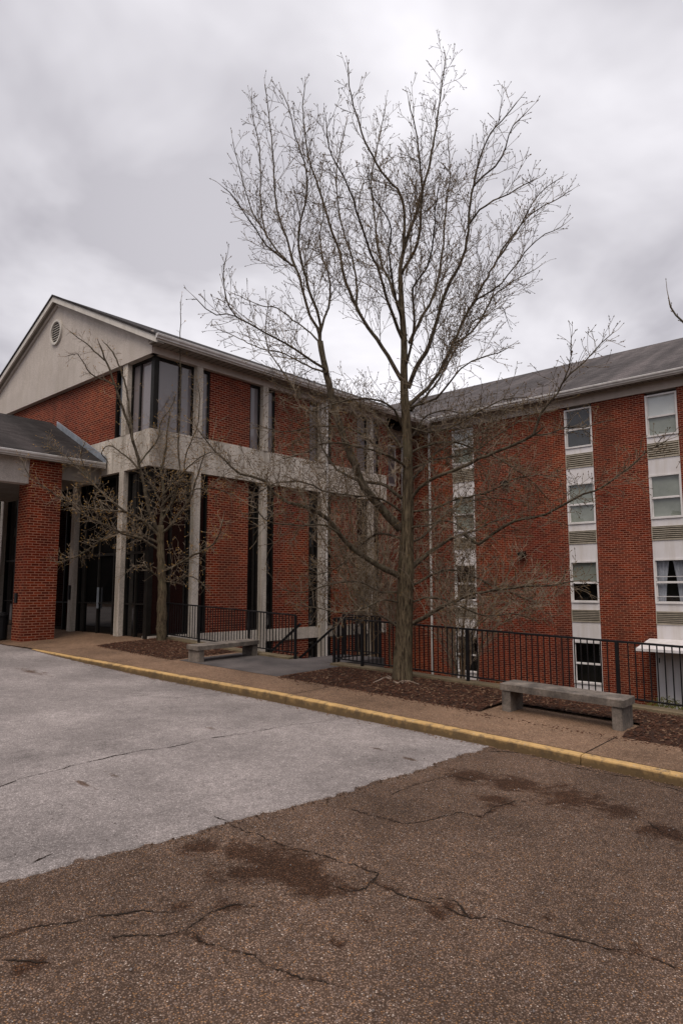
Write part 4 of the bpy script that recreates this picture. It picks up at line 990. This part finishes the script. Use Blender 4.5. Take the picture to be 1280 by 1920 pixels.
LL_([(770, 820), (785, 798), (800, 780), (830, 770), (870, 775), (905, 770)], 1.2, 7, 2.6, len0=.7)
LL_([(768, 905), (790, 880), (815, 850), (840, 835), (880, 820), (920, 800), (950, 770)], 1.9, 8, 2.6, len0=.8)
LL_([(750, 1180), (730, 1165), (705, 1150), (680, 1125), (665, 1100)], 1.5, 8, 3, len0=.7)
LL_([(766, 990), (800, 985), (830, 975), (860, 985), (880, 1010)], -1.8, 6, 2.6, len0=.7)
LL_([(762, 880), (740, 860), (700, 845), (660, 835), (610, 830), (570, 850), (530, 860)], -1.9, 8, 2.6, len0=.75)
LL_([(768, 1020), (800, 1000), (840, 960), (880, 940), (930, 935), (980, 940)], 2.2, 8, 2.6, len0=.8)
LL_([(752, 1010), (720, 1000), (690, 1010), (650, 1050), (620, 1070), (590, 1080)], 1.2, 8, 2.6, len0=.8)
LL_([(750, 1130), (720, 1125), (680, 1140), (640, 1150), (600, 1140), (560, 1135)], -1.2, 6, 2.4, len0=.55)
LL_([(768, 850), (800, 835), (850, 830), (900, 845), (950, 870), (1000, 905), (1030, 940)], 1.0, 8, 2.4, len0=.8)
LL_([(768, 960), (810, 955), (860, 935), (910, 925), (960, 900), (1010, 890), (1050, 895)], -.6, 8, 2.4, len0=.8)
LL_([(768, 1130), (810, 1120), (860, 1135), (910, 1155), (960, 1150), (1005, 1165)], .6, 7, 2.4, len0=.7)
LL_([(752, 1110), (715, 1110), (670, 1090), (620, 1095), (570, 1110), (530, 1105)], .7, 7, 2.4, len0=.75)
LL_([(752, 960), (715, 935), (670, 930), (620, 925), (570, 905), (520, 905), (470, 930)], -1.0, 8, 2.4, len0=.8)
LL_([(755, 870), (720, 850), (680, 815), (640, 800), (590, 800), (540, 810), (490, 800)], .4, 8, 2.4, len0=.8)
LL_([(768, 880), (820, 860), (880, 850), (940, 810), (990, 780), (1030, 770)], .8, 7, 2.4, len0=.75)
LL_([(765, 800), (800, 810), (850, 800), (900, 770), (940, 750), (985, 745)], -.8, 7, 2.4, len0=.7)
T1.finish(root1)
# roots at the foot
for pl, w in (([(735, 1274), (722, 1271), (712, 1275), (700, 1280)], .020), ([(738, 1278), (745, 1281), (752, 1278), (765, 1277), (785, 1283)], .017), ([(720, 1272), (728, 1268), (736, 1272)], .014), ([(752, 1282), (757, 1279), (768, 1280)], .013)):
    m = MB(); pts = [solve(x, y, zw, .045) for x, y in pl]; m.tube(T1.smooth(pts, .04), [w * (1.2 - .8 * i / (len(T1.smooth(pts, .04)))) for i in range(len(T1.smooth(pts, .04)))], 7); m.build('root', 'root', root1, smooth=True)

# --- the small tree on the left
base = solve(303, 1203, zw); D2 = ray(303, 1203)[3] * (base.z / ray(303, 1203)[2]); T2 = Tree(5)
root2 = thing('bare_tree', base, 'small bare tree with yellow buds in front of the gabled hall entrance', 'tree', 'bare trees')
s2 = D2 / FPX * .60
def K(px, d1, w0, w1, d0=0, spr=True, n=7, tgt=None, **k):
    q, rad = T2.limb(px, D2 + d0, D2 + d1, w0 / 2 * s2, w1 / 2 * s2, n=n, tgt=tgt, step=.12)
    a = dict(up=.10, ang=(36, 78), spacing=.044, len0=1.35, curl=.22, minr=.0042, budl=.034, budr=.0115, budp=.5, lenfall=.35, cf=.42); a.update(k)
    if spr: T2.spray(q, rad, **a)
K([(303, 1208), (303, 1195), (304, 1150), (304, 1100), (303, 1060), (302, 1020), (301, 985)], 0, 33, 20, spr=False, n=16, tgt=T2.trunk)
K([(301, 990), (305, 960), (308, 922), (303, 885), (308, 858), (312, 835), (314, 810), (318, 780)], .3, 13, 4, len0=.8)
K([(301, 1000), (292, 985), (280, 955), (271, 910), (263, 878), (258, 852), (250, 828), (243, 800), (234, 776), (226, 750), (216, 722), (205, 690), (196, 670), (189, 650)], -.6, 13, 5, lenfall=.3, len0=.45, spacing=.16)
K([(250, 828), (246, 795), (243, 770), (238, 735), (230, 704), (216, 668), (200, 646)], .2, 8, 4, -.4, len0=.4, spacing=.16)
K([(197, 676), (184, 664), (164, 645), (145, 632), (130, 620)], -.9, 5, 2, -.6, len0=.35, budp=.2)
K([(216, 722), (195, 712), (177, 706), (163, 692), (155, 675), (145, 664), (125, 668)], -1.1, 5, 2, -.5, len0=.4, budp=.2)
K([(262, 880), (240, 858), (222, 845), (205, 835), (190, 850), (200, 862)], .6, 6, 2.6, -.3, len0=.4)
K([(262, 868), (280, 845), (296, 822), (303, 790), (320, 765), (330, 740)], .8, 6, 2.6, -.3, len0=.45)
K([(303, 1000), (322, 985), (341, 956), (359, 932), (368, 900), (378, 870), (384, 850)], -.5, 10, 3, len0=.55)
K([(303, 980), (330, 925), (338, 880), (334, 840), (336, 800), (338, 740), (339, 690), (338, 640), (340, 562)], .5, 7, 2.2, len0=.32, spacing=.2, up=.6, budp=.4)
K([(306, 1072), (325, 1063), (344, 1053), (365, 1040), (387, 1030), (402, 1018), (412, 1000), (418, 975)], -.8, 9, 2.6, len0=.6)
K([(306, 960), (330, 940), (360, 920), (395, 915), (430, 925)], .9, 7, 2.4, len0=.6)
K([(303, 1010), (280, 985), (262, 972), (236, 960), (210, 958), (184, 955), (150, 948), (115, 935), (88, 915), (66, 903)], -.7, 10, 2.4, len0=.6)
K([(300, 1020), (270, 1005), (236, 998), (215, 1000), (197, 1008), (165, 1030), (144, 1044), (120, 1052), (105, 1054)], .5, 9, 2.4, len0=.6)
K([(297, 1030), (265, 1010), (230, 1000), (200, 985), (170, 972), (140, 950), (120, 930)], -1.2, 8, 2.4, len0=.6)
K([(236, 960), (205, 935), (178, 910), (155, 885), (130, 860), (108, 845), (90, 838), (92, 822)], .8, 7, 2.4, -.3, len0=.5)
K([(178, 910), (160, 880), (152, 850), (160, 830)], .3, 4, 2.2, .5, len0=.4)
K([(301, 1085), (285, 1072), (268, 1060), (248, 1063), (235, 1075)], -.8, 5, 2.4, len0=.45, budp=.2)
K([(306, 1090), (330, 1092), (345, 1080), (370, 1085), (388, 1105)], -.9, 5, 2.2, len0=.4, budp=.2)
K([(301, 940), (280, 900), (268, 860), (280, 820), (290, 780), (300, 740)], 1.1, 6, 2.3, len0=.5)
K([(305, 930), (330, 900), (360, 870), (390, 850), (415, 850)], -.9, 6, 2.3, len0=.55)
K([(303, 950), (340, 900), (350, 850), (370, 800), (375, 750), (370, 710)], -.3, 6, 2.2, len0=.45)
K([(60, 900), (48, 880), (40, 860)], -.8, 2.6, 2, -.7, len0=.35)
T2.finish(root2, limb='limb', twig='twigp', bud='budy')

# --- multi-stemmed trees down in the courtyard
def myrtle(px, ztop_px, Dm, stems, seed, label):
    t = Tree(seed); b = atD(px, 1230, Dm); b = Vector((b.x, b.y, -4.2)); ro = thing('crape_myrtle', b, label, 'tree', 'multi-stemmed bare trees')
    for (x1, y1, x2, y2, dd, w) in stems:
        p1 = atD(x1, y1, Dm + dd * .4); p2 = atD(x2, y2, Dm + dd)
        mid = (b + p1) / 2 + Vector((t.r.uniform(-.1, .1), t.r.uniform(-.1, .1), 0)); pts = t.smooth([b + Vector((t.r.uniform(-.15, .15), t.r.uniform(-.15, .15), 0)), mid, p1, (p1 + p2) / 2 + Vector((t.r.uniform(-.1, .1),) * 3), p2], .25); N = len(pts)
        rad = [w * (1 - .8 * i / (N - 1)) for i in range(N)]; t.trunk.tube(pts, rad, 7)
        t.spray(pts[N // 3:], rad[N // 3:], start=.05, spacing=.2, len0=1.35, up=.35, ang=(18, 48), lvl=1, maxl=3, curl=.18, minr=.006, budp=.12, budl=.03, budr=.01, lenfall=.35)
    t.finish(ro, bark='tan', limb='tan', twig='twigp', bud='budy')
myrtle(690, 850, 20.5, [(672, 1130, 590, 880, .4, .06), (680, 1130, 640, 850, -.5, .06), (690, 1110, 672, 870, .6, .05), (700, 1130, 715, 870, 0, .06), (708, 1120, 742, 900, -.4, .05), (660, 1120, 560, 920, -.3, .045)], 31, 'pale multi-stemmed bare tree left of the big trunk in the sunken courtyard')
myrtle(735, 950, 22.0, [(728, 1120, 710, 960, .3, .05), (745, 1110, 765, 930, -.3, .05), (752, 1150, 800, 980, .2, .045)], 33, 'thin multi-stemmed bare tree directly behind the big trunk')
myrtle(862, 1050, 19.5, [(845, 1160, 815, 1050, .3, .05), (868, 1170, 880, 1050, -.5, .055), (890, 1180, 960, 1060, .2, .05), (880, 1190, 1010, 1090, -.4, .045), (905, 1200, 1050, 1110, .3, .04), (835, 1180, 800, 1100, -.3, .04)], 32, 'spreading multi-stemmed bare tree right of the big trunk, in front of the dormitory')

# --- a tree beyond the right edge of the view whose branch tip reaches in
T4 = Tree(44); b4 = Vector((9.7, -.55, zw(9.7, -.55))); D4 = b4.x * math.cos(TH) + b4.y * math.sin(TH)
root4 = thing('bare_tree', b4, 'bare branch tip poking into the sky at the right edge above the dormitory roof', 'tree', 'bare trees')
def Q(px, d1, w0, w1, **k):
    q, rad = T4.limb(px, D4, D4 + d1, w0 / 2 * D4 / FPX, w1 / 2 * D4 / FPX, step=.12, tgt=k.pop('tgt', None))
    if k.pop('spr', True): T4.spray(q, rad, **dict(dict(up=.4, ang=(22, 48), spacing=.2, len0=.5), **k))
    return q
fx = 640 + FPX * (b4.x * math.sin(TH) - b4.y * math.cos(TH)) / (D4 * math.cos(PITCH) + b4.z * math.sin(PITCH))
fy = 960 + FPX * (D4 * math.sin(PITCH) - b4.z * math.cos(PITCH)) / (D4 * math.cos(PITCH) + b4.z * math.sin(PITCH))
Q([(fx, fy + 20), (fx - 5, fy - 150), (fx, 1200), (fx - 10, 1000), (fx, 700)], 0, 62, 34, tgt=T4.trunk, spr=False)
Q([(fx - 8, 1000), (1780, 860), (1640, 790), (1500, 720), (1390, 670), (1330, 645), (1298, 625)], 0, 30, 5, start=.1, len0=.55, lenfall=.9, maxl=2, endtip=False)
Q([(1298, 625), (1282, 606), (1268, 592), (1256, 577), (1253, 562)], 0, 4.5, 2.6, len0=.07, spacing=.05, lenfall=.2, maxl=1, budl=.028, budr=.0065)
Q([(fx, 700), (fx - 30, 400), (fx + 20, 100), (fx, -200)], 0, 30, 6, len0=1.0)
Q([(fx, 800), (fx + 120, 500), (fx + 200, 100)], .5, 26, 6, len0=1.0)
T4.finish(root4)

# --- low green shrubs by the dormitory wall
def shrub(c, r, n, seed, label, sc=1):
    rn = random.Random(seed); ro = thing('low_shrub', c, label, 'shrub', 'low green shrubs by the dormitory wall'); m = MB(); st = MB()
    for i in range(n):
        a = rn.uniform(0, 6.28); u = rn.random() ** .5; p = Vector((c[0] + math.cos(a) * r[0] * u, c[1] + math.sin(a) * r[1] * u, c[2] + r[2] * (1 - u * u * .6) * rn.uniform(.35, 1)))
        d = Vector((rn.uniform(-1, 1), rn.uniform(-1, 1), rn.uniform(-.2, 1))).normalized(); s_ = d.orthogonal().normalized() * .018; l = rn.uniform(.04, .08)
        m.quad([p, p + d * l * .5 + s_, p + d * l, p + d * l * .5 - s_])
        if i % 25 == 0: st.tube([Vector(c), (Vector(c) + p) / 2 + Vector((0, 0, -.05)), p], [.012, .008, .004], 4)
    m.build('foliage', 'leaf', ro); st.build('stems', 'twig', ro)
shrub((21.7, 6.4, -4.2), (.5, .9, 1.0), 2800, 1, 'green shrub at the foot of the wall by the white service door')
shrub((21.6, 4.6, -4.2), (.5, .8, 1.0), 1800, 3, 'green shrub right of the white service door at the frame edge')
shrub((21.5, 11.9, -4.2), (.4, .45, 1.0), 900, 2, 'small yellow-green shrub behind the left end of the right bench')

# --- unseen wood added behind the drive to darken the reflections in the glass
rn = random.Random(9); m = MB()
for i in range(900):
    a = rn.uniform(R(95), R(330)); d = rn.uniform(55, 80); x = d * math.cos(a); y = d * math.sin(a); h = rn.uniform(7, 13); w = rn.uniform(1.2, 3)
    z0 = za(min(x, 7), max(-8, min(y, 30))) - .3
    m.tube([(x, y, z0), (x + rn.uniform(-.5, .5), y, z0 + h * .4), (x, y + rn.uniform(-.5, .5), z0 + h * .75), (x, y, z0 + h)], [.25, w * .8, w, .2], 6)
m.build('added_far_wood', 'wood', kind='stuff')
